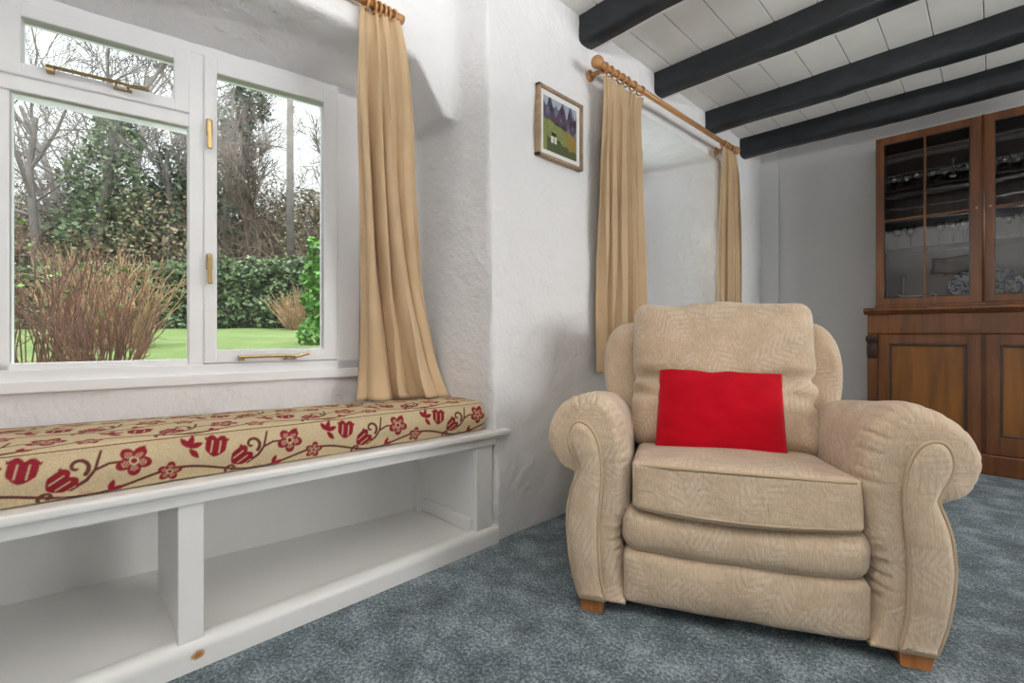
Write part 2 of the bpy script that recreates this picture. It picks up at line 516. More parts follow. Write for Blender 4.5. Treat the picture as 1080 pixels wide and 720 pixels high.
# beams
def beam(name, yc, w, zb, seed, label):
    n = 60
    vs, fs = [], []
    prof = []
    hw = w / 2
    zt = CEIL + 0.012
    for (px, pz) in ((-hw, zt), (-hw, zb + 0.022), (-hw + 0.006, zb + 0.008), (-hw + 0.022, zb), (0, zb - 0.002), (hw - 0.026, zb), (hw - 0.004, zb + 0.004), (hw, zb + 0.016), (hw, zt)):
        prof.append((px, pz))
    m = len(prof)
    for i in range(n + 1):
        X = -0.04 + (RX + 0.04) * i / n
        for j, (py, pz) in enumerate(prof):
            a = 0.012 * nz((X, py * 3, pz * 2), 2.1, seed) + 0.005 * nz((X, py, pz), 9, seed + 3)
            b = 0.010 * nz((X, py * 2, 0), 1.7, seed + 9) + 0.004 * nz((X, py, pz), 10, seed + 5)
            vs.append((X, yc + py + a, pz + (b if 0 < j < m - 1 else 0)))
    for i in range(n):
        for j in range(m - 1):
            fs.append((i * m + j, i * m + j + 1, (i + 1) * m + j + 1, (i + 1) * m + j))
        fs.append((i * m + m - 1, i * m, (i + 1) * m, (i + 1) * m + m - 1))
    fs.append(tuple(range(m))[::-1]); fs.append(tuple(n * m + j for j in range(m)))
    o = link_data(name, vs, fs, [M_BEAM, M_BOARD], smooth=True)
    # cream strip along the far underside edge of each beam
    for i in range(n):
        o.data.polygons[i * m + 5].material_index = 1
    o.data.set_sharp_from_angle(angle=math.radians(50))
    tag(o, label, 'beam', kind='structure')
    return o
beam('ceiling_beam', 1.815, 0.115, 2.148, 1.0, 'black painted ceiling beam above the framed picture, nearest the window seat')
beam('ceiling_beam', 2.50, 0.115, 2.155, 4.0, 'black painted ceiling beam second from the window seat')
beam('ceiling_beam', 3.17, 0.115, 2.14, 7.0, 'black painted ceiling beam third from the window seat')
beam('ceiling_beam', 3.80, 0.13, 2.14, 11.0, 'black painted ceiling beam right in front of the cabinet top')
beam('ceiling_beam', 1.13, 0.115, 2.15, 15.0, 'black painted ceiling beam just in front of the viewpoint')
beam('ceiling_beam', 0.45, 0.115, 2.15, 17.0, 'black painted ceiling beam over the viewpoint')
beam('ceiling_beam', -0.22, 0.115, 2.15, 19.0, 'black painted ceiling beam behind the viewpoint')

# ------------------------------------------------------------------ WINDOW 1
ang = math.atan2(W.y, W.x)
win = empty('window_1', (P0.x, P0.y, 0), ang, 'white painted casement window over the cushioned seat', None, None, 'structure')
def rect_frame(bm, s0, s1, z0, z1, g0, g1, h0, h1, y0, y1, bev=0.004):
    """frame from outer rect to glass rect"""
    box(bm, s0, g0, y0, y1, z0, z1, bev); box(bm, g1, s1, y0, y1, z0, z1, bev)
    box(bm, g0 - 0.002, g1 + 0.002, y0, y1, z0, h0, bev); box(bm, g0 - 0.002, g1 + 0.002, y0, y1, h1, z1, bev)
bm = BM()
box(bm, -0.56, 0.985, -0.006, 0.08, 0.655, 0.700, 0.004)          # bottom rail
box(bm, -0.56, 0.985, -0.006, 0.08, 1.722, 1.80, 0.004)           # head
box(bm, 0.899, 0.985, -0.006, 0.08, 0.66, 1.78, 0.004)
box(bm, -0.56, -0.489, -0.006, 0.08, 0.66, 1.78, 0.004)
box(bm, 0.427, 0.470, -0.003, 0.08, 0.69, 1.73, 0.004)
box(bm, -0.060, -0.008, -0.003, 0.08, 0.69, 1.73, 0.004)
box(bm, -0.02, 0.435, 0.0, 0.08, 1.478, 1.522, 0.004)             # transom
box(bm, -0.012, 0.016, 0.008, 0.06, 0.698, 1.482, 0.003)          # beads round the fixed light
box(bm, 0.424, 0.432, 0.008, 0.06, 0.698, 1.482, 0.003)
box(bm, -0.01, 0.43, 0.008, 0.06, 0.698, 0.716, 0.003)
link('window_frame', bm, M_WHITE, win)
bm = BM(); box(bm, -0.565, 0.978, -0.020, 0.02, 0.634, 0.668, 0.004, 2)
link('window_sill', bm, M_WHITE, win)
def sash(name, s0, s1, z0, z1, g0, g1, h0, h1, y0=-0.012):
    bm = BM(); rect_frame(bm, s0, s1, z0, z1, g0, g1, h0, h1, y0, 0.045)
    # bevelled glazing bead
    return link(name, bm, M_WHITE, win)
ts = sash('top_sash', -0.010, 0.430, 1.520, 1.724, 0.042, 0.387, 1.556, 1.684)
rs = sash('casement_sash', 0.469, 0.899, 0.702, 1.724, 0.506, 0.848, 0.746, 1.673)
ls = sash('casement_sash', -0.489, -0.059, 0.702, 1.724, -0.438, -0.096, 0.746, 1.673)
def pane(s0, s1, z0, z1, par):
    bm = BM(); box(bm, s0 - 0.004, s1 + 0.004, 0.022, 0.026, z0 - 0.004, z1 + 0.004)
    return link('glass_pane', bm, M_GLASS, par)
pane(0.042, 0.387, 1.556, 1.684, ts); pane(0.506, 0.848, 0.746, 1.673, rs); pane(-0.438, -0.096, 0.746, 1.673, ls)
pane(0.014, 0.426, 0.714, 1.479, win)
def stay(s0, s1, z, par, tip):
    bm = BM()
    pts = [(s0, -0.034, z), (s0 + 0.70 * (s1 - s0), -0.034, z + 0.001), (s0 + 0.8 * (s1 - s0), -0.036, z - 0.003), (s1, -0.043, z + tip)]
    for a, b in zip(pts, pts[1:]):
        tube(bm, [a, b], 0.0052, 8)
    box(bm, s0 - 0.003, s0 + 0.014, -0.036, -0.012, z - 0.013, z + 0.004, 0.002)
    sx = s0 + 0.62 * (s1 - s0)
    box(bm, sx, sx + 0.045, -0.026, -0.011, z - 0.014, z - 0.010, 0.001)
    for q in (0.008, 0.036): lathe(bm, [(0, 0), (0.0035, 0), (0.0035, 0.013), (0, 0.014)], 8, Matrix.Translation((sx + q, -0.03, z - 0.012)))
    return link('casement_stay', bm, M_BRASS, par, smooth=False)
stay(0.097, 0.326, 1.553, ts, -0.002)
stay(0.571, 0.79, 0.722, rs, 0.008)
stay(-0.38, -0.161, 0.722, ls, 0.008)
def fastener(s, z0, z1, par):
    bm = BM()
    box(bm, s - 0.009, s + 0.009, -0.017, -0.011, z1 - 0.055, z1, 0.004, 2)
    tube(bm, [(s, -0.012, z1 - 0.02), (s, -0.03, z1 - 0.022)], 0.006, 10)
    prism(bm, [(s - 0.007, z1 - 0.012), (s + 0.006, z1 - 0.012), (s + 0.008, z0), (s - 0.006, z0)], 'y', -0.034, -0.026, 0.002)
    return link('casement_fastener', bm, M_BRASS, par)
fastener(0.484, 1.411, 1.512, rs); fastener(0.484, 0.965, 1.066, rs)
fastener(-0.074, 1.411, 1.512, ls); fastener(-0.074, 0.965, 1.066, ls)

# WINDOW 2, deep in the second recess
win2 = empty('window_2', (-0.5, 2.7, 0), 0, 'white window in the second recess between the curtains', None, None, 'structure')
bm = BM()
for y0, y1, z0, z1 in ((-0.55, 0.6, 0.68, 0.76), (-0.55, 0.6, 1.92, 2.02), (-0.55, -0.44, 0.7, 2.0), (0.42, 0.6, 0.7, 2.0), (-0.03, 0.03, 0.7, 2.0)):
    box(bm, -0.06, 0.0, y0, y1, z0, z1, 0.004)
link('window_frame', bm, M_WHITE, win2)
bm = BM(); box(bm, -0.04, -0.036, -0.45, 0.45, 0.74, 1.94); link('glass_pane', bm, M_GLASS, win2)

# ------------------------------------------------------------------ WINDOW SEAT
SL0, SL1 = -0.71, 1.20
def shear(y): return -0.0155 * (y - 0.6)
seat = empty('window_seat', (-0.2, 0.25, 0), 0, 'cream painted built-in window seat with open shelves below', 'window seat')
def seat_part(name, bm, m=M_BENCH, sh=True, smooth=False):
    for v in bm.verts:
        if sh: v.co.z += shear(v.co.y)
    o = link(name, bm, m, seat, smooth)
    o.matrix_parent_inverse = Matrix.Translation(-Vector(seat.location))
    return o
def back_x(y): return P0.x + (y - P0.y) * W.x / W.y
bm = BM()
prism(bm, [(0.0, SL0), (0.0, 1.19), (back_x(1.12) + 0.012, 1.12), (back_x(SL0) + 0.012, SL0)], 'z', 0.418, 0.440)
prism(bm, [(-0.03, SL0), (-0.03, 1.29), (0.032, 1.29), (0.032, SL0)], 'z', 0.419, 0.443, 0.008, 3)
seat_part('seat_board', bm)
bm = BM(); box(bm, -0.018, 0.013, SL0, 1.225, 0.388, 0.420, 0.004); seat_part('front_rail', bm)
bm = BM(); box(bm, -0.012, 0.004, 0.219, 0.272, 0.06, 0.395, 0.003); box(bm, -0.33, -0.010, 0.226, 0.244, 0.06, 0.40, 0.002)
seat_part('divider', bm, sh=False)
bm = BM(); box(bm, -0.016, 0.003, 1.135, 1.215, 0.05, 0.395, 0.004)
box(bm, -0.36, -0.01, 1.132, 1.150, 0.05, 0.40, 0.002)
box(bm, back_x(1.1) + 0.02, back_x(1.1) + 0.055, 1.095, 1.134, 0.06, 0.40, 0.003)
box(bm, -0.33, -0.012, 1.115, 1.134, 0.064, 0.115, 0.006)
seat_part('end_panel', bm, sh=False)
bm = BM(); prism(bm, [(back_x(SL0) + 0.012, SL0), (back_x(1.13) + 0.012, 1.13), (back_x(1.13) + 0.027, 1.13), (back_x(SL0) + 0.027, SL0)], 'z', 0.05, 0.41)
seat_part('back_panel', bm, sh=False)
# bottom shelf with its rounded nosing and plinth (rust stain on the plinth)
m, nt, p = mat('plinth_paint')
v = coords(nt)
n1 = N(nt, 'ShaderNodeTexNoise', Scale=45.0, Detail=4.0); nt.links.new(v, n1.inputs['Vector'])
wv = N(nt, 'ShaderNodeVectorMath', operation='SUBTRACT'); wv.inputs[1].default_value = (0.012, 0.258, 0.034)
nt.links.new(v, wv.inputs[0])
sc_ = N(nt, 'ShaderNodeVectorMath', operation='MULTIPLY'); sc_.inputs[1].default_value = (0.4, 0.62, 1.0); nt.links.new(wv.outputs[0], sc_.inputs[0])
ln = N(nt, 'ShaderNodeVectorMath', operation='LENGTH'); nt.links.new(sc_.outputs[0], ln.inputs[0])
ad = N(nt, 'ShaderNodeMath', operation='MULTIPLY_ADD'); ad.inputs[1].default_value = 0.016
nt.links.new(n1.outputs['Fac'], ad.inputs[0]); nt.links.new(ln.outputs['Value'], ad.inputs[2])
rp = ramp(nt, [(0.0, (0.22, 0.08, 0.012)), (0.0145, (0.40, 0.17, 0.03)), (0.0195, (0.83, 0.82, 0.80))])
nt.links.new(ad.outputs[0], rp.inputs['Fac']); nt.links.new(rp.outputs['Color'], p.inputs['Base Color'])
p.inputs['Roughness'].default_value = 0.33
M_PLINTH = m
bm = BM()
prism(bm, [(-0.02, SL0), (-0.02, 1.14), (back_x(1.14) + 0.012, 1.14), (back_x(SL0) + 0.012, SL0)], 'z', 0.045, 0.063)
prof = [(-0.05, 0.0), (0.016, 0.0), (0.016, 0.036)] + [(-0.012 + 0.028 * math.cos(a), 0.042 + 0.028 * math.sin(a)) for a in np.linspace(0.1, PI / 2, 9)] + [(-0.020, 0.070), (-0.027, 0.067), (-0.030, 0.064), (-0.05, 0.064)]
prism(bm, prof, 'y', SL0, 1.238)
pl = seat_part('bottom_shelf', bm, M_PLINTH, sh=False)
pl.data.set_sharp_from_angle(angle=math.radians(40))

# ------------------------------------------------------------------ PATTERNED SEAT CUSHION
BEIGE = np.array((0.50, 0.40, 0.25)); RED = np.array((0.20, 0.012, 0.020)); MAR = np.array((0.10, 0.030, 0.022))
def pattern(a, b):
    """a along, b across (metres, one repeat .115 m across, .40 m along) -> rgb"""
    HP = 0.114
    row = np.floor(b / HP)
    TL = 0.335
    a = np.mod(a + 0.14 * row, TL)
    b = np.mod(b, HP)
    col = np.tile(BEIGE, (len(a), 1)).astype(float)
    wob = 0.0
    def paint(mask, c): col[mask] = c
    def da(c): return np.mod(a - c + TL / 2, TL) - TL / 2
    def seg(p0, p1, w0, w1):
        x, y = da(p0[0]), b - p0[1]
        dx, dy = p1[0] - p0[0], p1[1] - p0[1]
        t = np.clip((x * dx + y * dy) / (dx * dx + dy * dy + 1e-12), 0, 1)
        d = np.hypot(x - t * dx, y - t * dy)
        return d < (w0 + (w1 - w0) * t)
    def poly(pts, w0, w1):
        mk = np.zeros(len(a), bool); n = len(pts) - 1
        for i in range(n):
            mk |= seg(pts[i], pts[i + 1], w0 + (w1 - w0) * i / n, w0 + (w1 - w0) * (i + 1) / n)
        return mk
    def curl(cx, cy, r0, r1, t0, t1, n=12):
        return [(cx + (r0 + (r1 - r0) * k / n) * math.cos(t0 + (t1 - t0) * k / n), cy + (r0 + (r1 - r0) * k / n) * math.sin(t0 + (t1 - t0) * k / n)) for k in range(n + 1)]
    # vine
    vine = [(TL * k / 30, 0.026 + 0.017 * math.sin(2 * PI * k / 30 + 2.6)) for k in range(31)]
    paint(poly(vine, 0.0034, 0.0034), MAR)
    paint(poly([(0.088, 0.030), (0.112, 0.046), (0.126, 0.066), (0.136, 0.104)], 0.0042, 0.0024), MAR)
    paint(poly([(0.126, 0.066), (0.150, 0.076), (0.180, 0.076)], 0.0030, 0.0024), MAR)
    paint(poly(curl(0.098, 0.076, 0.021, 0.004, -0.9, 4.6), 0.0042, 0.0028), MAR)
    paint(poly(curl(0.052, 0.018, 0.014, 0.003, 3.6, -1.6), 0.0036, 0.0024), MAR)
    def flower(cx, cy, R, rot):
        x, y = da(cx), b - cy
        rr = np.hypot(x, y); th = np.arctan2(y, x) + rot
        pet = R * (0.62 + 0.38 * np.abs(np.cos(2.5 * th)))
        paint(rr < pet, RED)
        inner = pet * (0.70)
        stri = (np.sin(rr * 1500 + 2 * th) > 0.25) & (rr < inner) & (rr > R * 0.24) & (np.abs(np.cos(2.5 * th)) > 0.45)
        paint(stri, BEIGE * 0.9)
        paint((rr < R * 0.28) & (rr > R * 0.17), BEIGE * 0.9)
    flower(0.192, 0.074, 0.0335, 0.3)
    flower(0.258, 0.036, 0.0245, 1.1)
    def tulip(cx, cy, rot, s):
        c, sn = math.cos(rot), math.sin(rot)
        x0, y0 = da(cx), b - cy
        x = (c * x0 + sn * y0) / s; y = (-sn * x0 + c * y0) / s
        yy = np.clip(y, 0, 1)
        wid = 0.34 + 0.30 * yy - 0.12 * yy * yy
        top = 0.85 + 0.15 * np.abs(np.sin(x * 7.0))
        body = (y > 0) & (y < top) & (np.abs(x) < wid * np.sqrt(np.clip(y * 3.5, 0, 1)))
        paint(body, RED)
        paint(body & (np.abs(np.mod(np.abs(x), 0.30) - 0.17) < 0.03) & (y > 0.18) & (y < 0.75), BEIGE * 0.85)
    tulip(0.012, 0.058, -0.2, 0.052)
    tulip(0.052, 0.034, -0.95, 0.050)
    def leaf(cx, cy, rot, L, w):
        c, sn = math.cos(rot), math.sin(rot)
        x0, y0 = da(cx), b - cy
        x = c * x0 + sn * y0; y = -sn * x0 + c * y0
        t = x / L
        paint((t > 0) & (t < 1) & (np.abs(y) < w * np.sin(PI * np.clip(t, 0, 1)) ** 0.8), RED)
    for (cx, cy, r_) in ((0.296, 0.086, 0.3), (0.296, 0.086, 1.25), (0.298, 0.086, 2.2), (0.296, 0.084, -0.9)): leaf(cx, cy, r_, 0.031, 0.0068)
    for (cx, cy, r_) in ((0.150, 0.012, 0.3), (0.150, 0.012, 1.3), (0.215, 0.104, -2.6)): leaf(cx, cy, r_, 0.028, 0.0060)
    # speckled sprigs
    x, y = da(0.112), b - 0.012
    paint((np.hypot(x, y * 1.6) < 0.014) & (np.sin(x * 1300) * np.sin(y * 1500) > 0.35), MAR)
    return col

def seat_cushion():
    y0, y1 = -0.70, 1.195
    zb, h = 0.4445, 0.110
    R_ = 0.017
    vs, cols, fs = [], [], []
    # cross-section path from back-bottom over the top to front-bottom, param by arc; depth varies along y
    ny = 1150
    def section(d):
        """profile (q, z): q = distance behind the front face; list and arc lengths"""
        pts = []
        step = 0.0030
        # bottom front -> up the front -> top -> back
        n1 = int((h - 2 * R_) / step)
        for k in range(7): 
            t = -PI / 2 + (PI / 2) * k / 7
            pts.append((0.010 - 0.010 * math.cos(t), 0.010 + 0.010 * math.sin(t)))
        nf = 46
        for k in range(nf):
            u = k / nf
            pts.append((-0.010 * math.sin(PI * u), 0.010 + (h - 0.010 - R_) * u))
        for k in range(10):
            t = (PI / 2) * k / 10
            pts.append((R_ - R_ * math.cos(t), h - R_ + R_ * math.sin(t)))
        nt_ = 150
        for k in range(nt_ + 1):
            u = k / nt_
            pts.append((R_ + (d - 2 * R_) * u, h + 0.010 * math.sin(PI * u)))
        for k in range(1, 9):
            t = (PI / 2) * k / 8
            pts.append((d - R_ + R_ * math.sin(t), h - R_ + R_ * math.cos(t)))
        pts.append((d, 0.0))
        return pts
    m = None
    A, B = [], []
    for i in range(ny + 1):
        y = y0 + (y1 - y0) * i / ny
        # rounded ends
        e = min(y - y0, y1 - y)
        sq = 1.0
        if e < 0.03: sq = math.sqrt(max(0.0, 1 - ((0.03 - e) / 0.03) ** 2))
        d = -0.012 - (back_x(y) + 0.014)
        P = section(d)
        m = len(P)
        arc = 0
        for j, (q, z) in enumerate(P):
            if j: arc += math.hypot(q - P[j - 1][0], z - P[j - 1][1])
            zz = h * 0.45 + (z - h * 0.45) * (0.55 + 0.45 * sq)
            qq = q + (1 - sq) * 0.02 * (1 if q < d / 2 else -1)
            vs.append((-0.012 - qq, y - 0.20 * q * min(1, max(0, (y - 0.6) / 0.5)), zb + zz + shear(y) - 0.022 * (q / d) ** 2 * (z / h) + 0.002 * nz((q, y, z), 7)))
            A.append(y); B.append(arc)
    for i in range(ny):
        for j in range(m - 1):
            fs.append((i * m + j, (i + 1) * m + j, (i + 1) * m + j + 1, i * m + j + 1))
    fs.append(tuple(range(m))); fs.append(tuple(ny * m + j for j in range(m))[::-1])
    A = np.array(A); B = np.array(B)
    c = sum(pattern(A + 0.053 + da_, B + 0.003 + db_) for da_, db_ in ((0, 0), (0.0008, 0.0004), (-0.0008, -0.0004), (0.0004, -0.0008), (-0.0004, 0.0008))) / 5
    # dark seam where the top panel meets the boxing
    seam = np.abs(B - (0.0157 + (h - 0.010 - R_) + 0.8 * R_)) < 0.0016
    c[seam] = MAR * 0.8
    m_, nt, p = mat('floral_fabric')
    at = N(nt, 'ShaderNodeVertexColor'); at.layer_name = 'pattern'
    v = coords(nt)
    n1 = N(nt, 'ShaderNodeTexNoise', Scale=320.0, Detail=2.0); nt.links.new(v, n1.inputs['Vector'])
    mx = N(nt, 'ShaderNodeMix', data_type='RGBA', blend_type='MULTIPLY'); mx.inputs[0].default_value = 0.5
    r = ramp(nt, [(0.3, (0.65, 0.65, 0.65)), (0.7, (1.15, 1.15, 1.15))]); nt.links.new(n1.outputs['Fac'], r.inputs['Fac'])
    nt.links.new(at.outputs['Color'], mx.inputs[6]); nt.links.new(r.outputs['Color'], mx.inputs[7])
    nt.links.new(mx.outputs[2], p.inputs['Base Color'])
    p.inputs['Roughness'].default_value = 0.85; p.inputs['Specular IOR Level'].default_value = 0.15
    nt.links.new(bump(nt, n1.outputs['Fac'], 0.3, 0.001), p.inputs['Normal'])
    o = link_data('seat_cushion', vs, fs, m_, None, True)
    ca = o.data.color_attributes.new('pattern', 'FLOAT_COLOR', 'POINT')
    ca.data.foreach_set('color', np.concatenate([c, np.ones((len(c), 1))], axis=1).astype(np.float32).ravel())
    return tag(o, 'long beige bench cushion with red flowers and vines on the window seat', 'cushion')
seat_cushion()

# ------------------------------------------------------------------ CURTAINS AND POLES
def curtain(name, rows, folds, amp0, amp1, seed, label, nseg=170, hem=True, pinch=True, sweep=0.0, flare=0.0):
    """rows: list of (z, (xa, ya), (xb, yb)) from top to bottom, edges of the hanging"""
    rows = [np.array([z, *a, *b], float) for z, a, b in rows]
    zs = np.array([r[0] for r in rows])
    nt_ = 90
    vs, fs = [], []
    # smooth interpolation down the curtain
    R_ = catmull(rows, nt_ + 1, closed=False)
    L = np.linspace(0, 1, nt_ + 1)
    for i in range(nt_ + 1):
        z, xa, ya, xb, yb = R_[i]
        d = np.array((xb - xa, yb - ya)); ln = np.hypot(*d); d = d / ln
        n_ = np.array((d[1], -d[0]))
        if n_[0] < 0: n_ = -n_
        t = L[i]
        amp = amp0 + (amp1 - amp0) * min(1, t * 1.6)
        for j in range(nseg + 1):
            u = j / nseg
            uw = u + 0.055 * math.sin(2 * PI * u * 1.4 + seed) + 0.03 * math.sin(2 * PI * u * 3.1 + seed * 2)
            ph = 2 * PI * folds * uw - sweep * 2 * PI * t * (0.3 + 0.7 * u)
            wob = 1.1 * nz((u * 3.0, t * 1.2, seed), 1.0) * min(1, t * 3)
            s1 = math.sin(ph + wob * 2)
            s = math.copysign(abs(s1) ** 0.75, s1) + 0.22 * math.sin(2.0 * ph + seed + wob) * min(1, t * 2)
            mod = 0.75 + 0.5 * nz((u * 4, t * 1.0, seed + 5), 1.3)
            off = amp * s * mod
            off *= 1 + flare * max(0.0, (t - 0.72) / 0.28) ** 1.5
            if pinch and t < 0.10:      # gathered heading
                k = t / 0.10
                off = off * (0.55 + 0.45 * k) + 0.004 * math.sin(ph * 3) * (1 - k)
            side = 0.28 * ln / folds * math.sin(2 * ph + 0.6 + wob)
            px = xa + d[0] * (u * ln + side * 0.35) + n_[0] * off
            py = ya + d[1] * (u * ln + side * 0.35) + n_[1] * off
            vs.append((px, py, z + 0.006 * math.sin(ph) * (t > 0.97)))
    m = nseg + 1
    for i in range(nt_):
        for j in range(nseg):
            fs.append((i * m + j, i * m + j + 1, (i + 1) * m + j + 1, (i + 1) * m + j))
    o = link_data(name, vs, fs, M_CURT, None, True)
    so = o.modifiers.new('thick', 'SOLIDIFY'); so.thickness = 0.003
    tag(o, label, 'curtain')
    return o

def ring(par, c, axis, R=0.021, r=0.0042, mat_=None, name='curtain_ring'):
    bm = BM()
    a, b = frame_basis(axis)
    tube(bm, [Vector(c) + (a * math.cos(t) + b * math.sin(t)) * R for t in np.linspace(0, 2 * PI, 20, endpoint=False)], r, 8, closed=True)
    o = link(name, bm, mat_ or M_PINE, None, True)
    o.parent = par
    return o

# recess pole
PXa = -0.115
pole1 = empty('curtain_pole', (PXa, 0.1, 1.905), 0, 'pine curtain pole across the window seat recess', 'curtain pole')
def pole_part(name, bm, root, m=M_PINE, smooth=True):
    o = link(name, bm, m, root, smooth)
    o.matrix_parent_inverse = Matrix.Translation(-Vector(root.location))
    return o
bm = BM(); tube(bm, [(PXa, -0.66, 1.905), (PXa, 0.875, 1.905)], 0.0135, 16); pole_part('rod', bm, pole1)
bm = BM(); tube(bm, [(PXa, 0.868, 1.905), (PXa, 0.895, 1.905)], 0.016, 16); pole_part('end_cap', bm, pole1)
for yy in (0.60, -0.55):
    bm = BM(); tube(bm, [(-0.155, yy, 1.905), (PXa - 0.008, yy, 1.905)], 0.009, 10); tube(bm, [(-0.158, yy, 1.905), (-0.142, yy, 1.905)], 0.02, 14)
    pole_part('bracket', bm, pole1)

c1 = curtain('curtain', [
    (1.888, (-0.130, 0.735), (-0.105, 0.880)),
    (1.80, (-0.138, 0.735), (-0.110, 0.905)),
    (1.60, (-0.165, 0.745), (-0.125, 0.935)),
    (1.30, (-0.215, 0.785), (-0.170, 0.975)),
    (1.00, (-0.265, 0.815), (-0.200, 1.035)),
    (0.80, (-0.30, 0.830), (-0.195, 1.085)),
    (0.66, (-0.325, 0.835), (-0.180, 1.115)),
    (0.553, (-0.330, 0.830), (-0.150, 1.140))], 3.6, 0.018, 0.036, 2.0,
    'tan curtain bunched beside the window, its hem resting on the floral cushion', sweep=0.55, flare=0.9)
for k, yy in enumerate((0.755, 0.785, 0.80, 0.82, 0.838, 0.857)):
    ring(c1, (PXa, yy, 1.900), (0.12 * math.sin(k * 2.2), 1, 0.1), R=0.021)

# wall pole with ball finials
XP = 0.10
pA, pB = Vector((XP, 1.80, 2.018)), Vector((XP, 3.335, 2.055))
pole2 = empty('curtain_pole', (0.0, 2.6, 2.04), 0, 'pine curtain pole with ball finials above the second recess, under the beams', 'curtain pole')
bm = BM(); tube(bm, [pA, pB], 0.0145, 16); pole_part('rod', bm, pole2)
dr = (pB - pA).normalized()
def finial(p, d):
    bm = BM()
    q = d.to_track_quat('Z', 'Y').to_matrix().to_4x4()
    prof = [(0.0, 0.0), (0.015, 0.0), (0.019, 0.004), (0.019, 0.010), (0.012, 0.014), (0.013, 0.019)]
    for t in np.linspace(-0.9, PI / 2, 12): prof.append((0.029 * math.cos(t), 0.040 + 0.029 * math.sin(t)))
    prof.append((0, 0.069))
    lathe(bm, prof, 20, Matrix.Translation(p) @ q)
    return pole_part('finial', bm, pole2)
finial(pA, -dr); finial(pB, dr)
for p in (pA + dr * 0.03, pB - dr * 0.06):
    bm = BM(); tube(bm, [(-0.005, p.y, p.z - 0.002), (XP - 0.01, p.y, p.z - 0.002)], 0.011, 12)
    tube(bm, [(-0.008, p.y, p.z - 0.002), (0.014, p.y, p.z - 0.002)], 0.026, 16)
    pole_part('bracket', bm, pole2)
c2 = curtain('curtain', [
    (1.985, (0.095, 1.82), (0.10, 2.16)),
    (1.90, (0.085, 1.845), (0.09, 2.15)),
    (1.60, (0.075, 1.845), (0.08, 2.18)),
    (1.20, (0.065, 1.845), (0.075, 2.21)),
    (0.85, (0.06, 1.845), (0.07, 2.22)),
    (0.62, (0.06, 1.845), (0.07, 2.22))], 5.5, 0.018, 0.027, 6.0,
    'tan curtain beside the framed picture, hanging behind the armchair')
for k, yy in enumerate((1.815, 1.86, 1.91, 1.955, 2.00, 2.06, 2.13)):
    z = pA.z + (pB.z - pA.z) * (yy - pA.y) / (pB.y - pA.y)
    ring(c2, (XP, yy, z - 0.006), (0.12 * math.sin(k * 1.9), 1, 0.08), R=0.0215)
c3 = curtain('curtain', [
    (2.025, (0.10, 3.16), (0.10, 3.35)),
    (1.94, (0.09, 3.16), (0.095, 3.40)),
    (1.60, (0.075, 3.15), (0.085, 3.47)),
    (1.20, (0.07, 3.15), (0.08, 3.50)),
    (0.62, (0.07, 3.15), (0.08, 3.50))], 4.5, 0.018, 0.027, 9.0,
    'tan curtain at the far end of the pole, nearest the cabinet')
for k, yy in enumerate((3.17, 3.205, 3.235, 3.29, 3.315)):
    z = pA.z + (pB.z - pA.z) * (yy - pA.y) / (pB.y - pA.y)
    ring(c3, (XP, yy, z - 0.006), (0.12 * math.sin(k * 1.9), 1, 0.08), R=0.0215)

# ------------------------------------------------------------------ FRAMED PICTURE on the window wall
pic = empty('framed_picture', (0.012, 1.603, 1.695), 0, 'small square wood framed picture of a green field on the plaster wall', 'picture')
bm = BM()
h_ = 0.150
for (a0, a1, b0, b1) in ((-h_, h_, h_ - 0.013, h_), (-h_, h_, -h_, -h_ + 0.013), (-h_, -h_ + 0.013, -h_, h_), (h_ - 0.013, h_, -h_, h_)):
    box(bm, -0.012, 0.016, a0, a1, b0, b1, 0.002)
link('frame', bm, M_FRAME, pic)
bm = BM(); box(bm, -0.010, 0.004, -h_ + 0.01, h_ - 0.01, -h_ + 0.01, h_ - 0.01); link('mount', bm, simple('mount_card', (0.80, 0.80, 0.78), 0.8, var=0.02), pic)
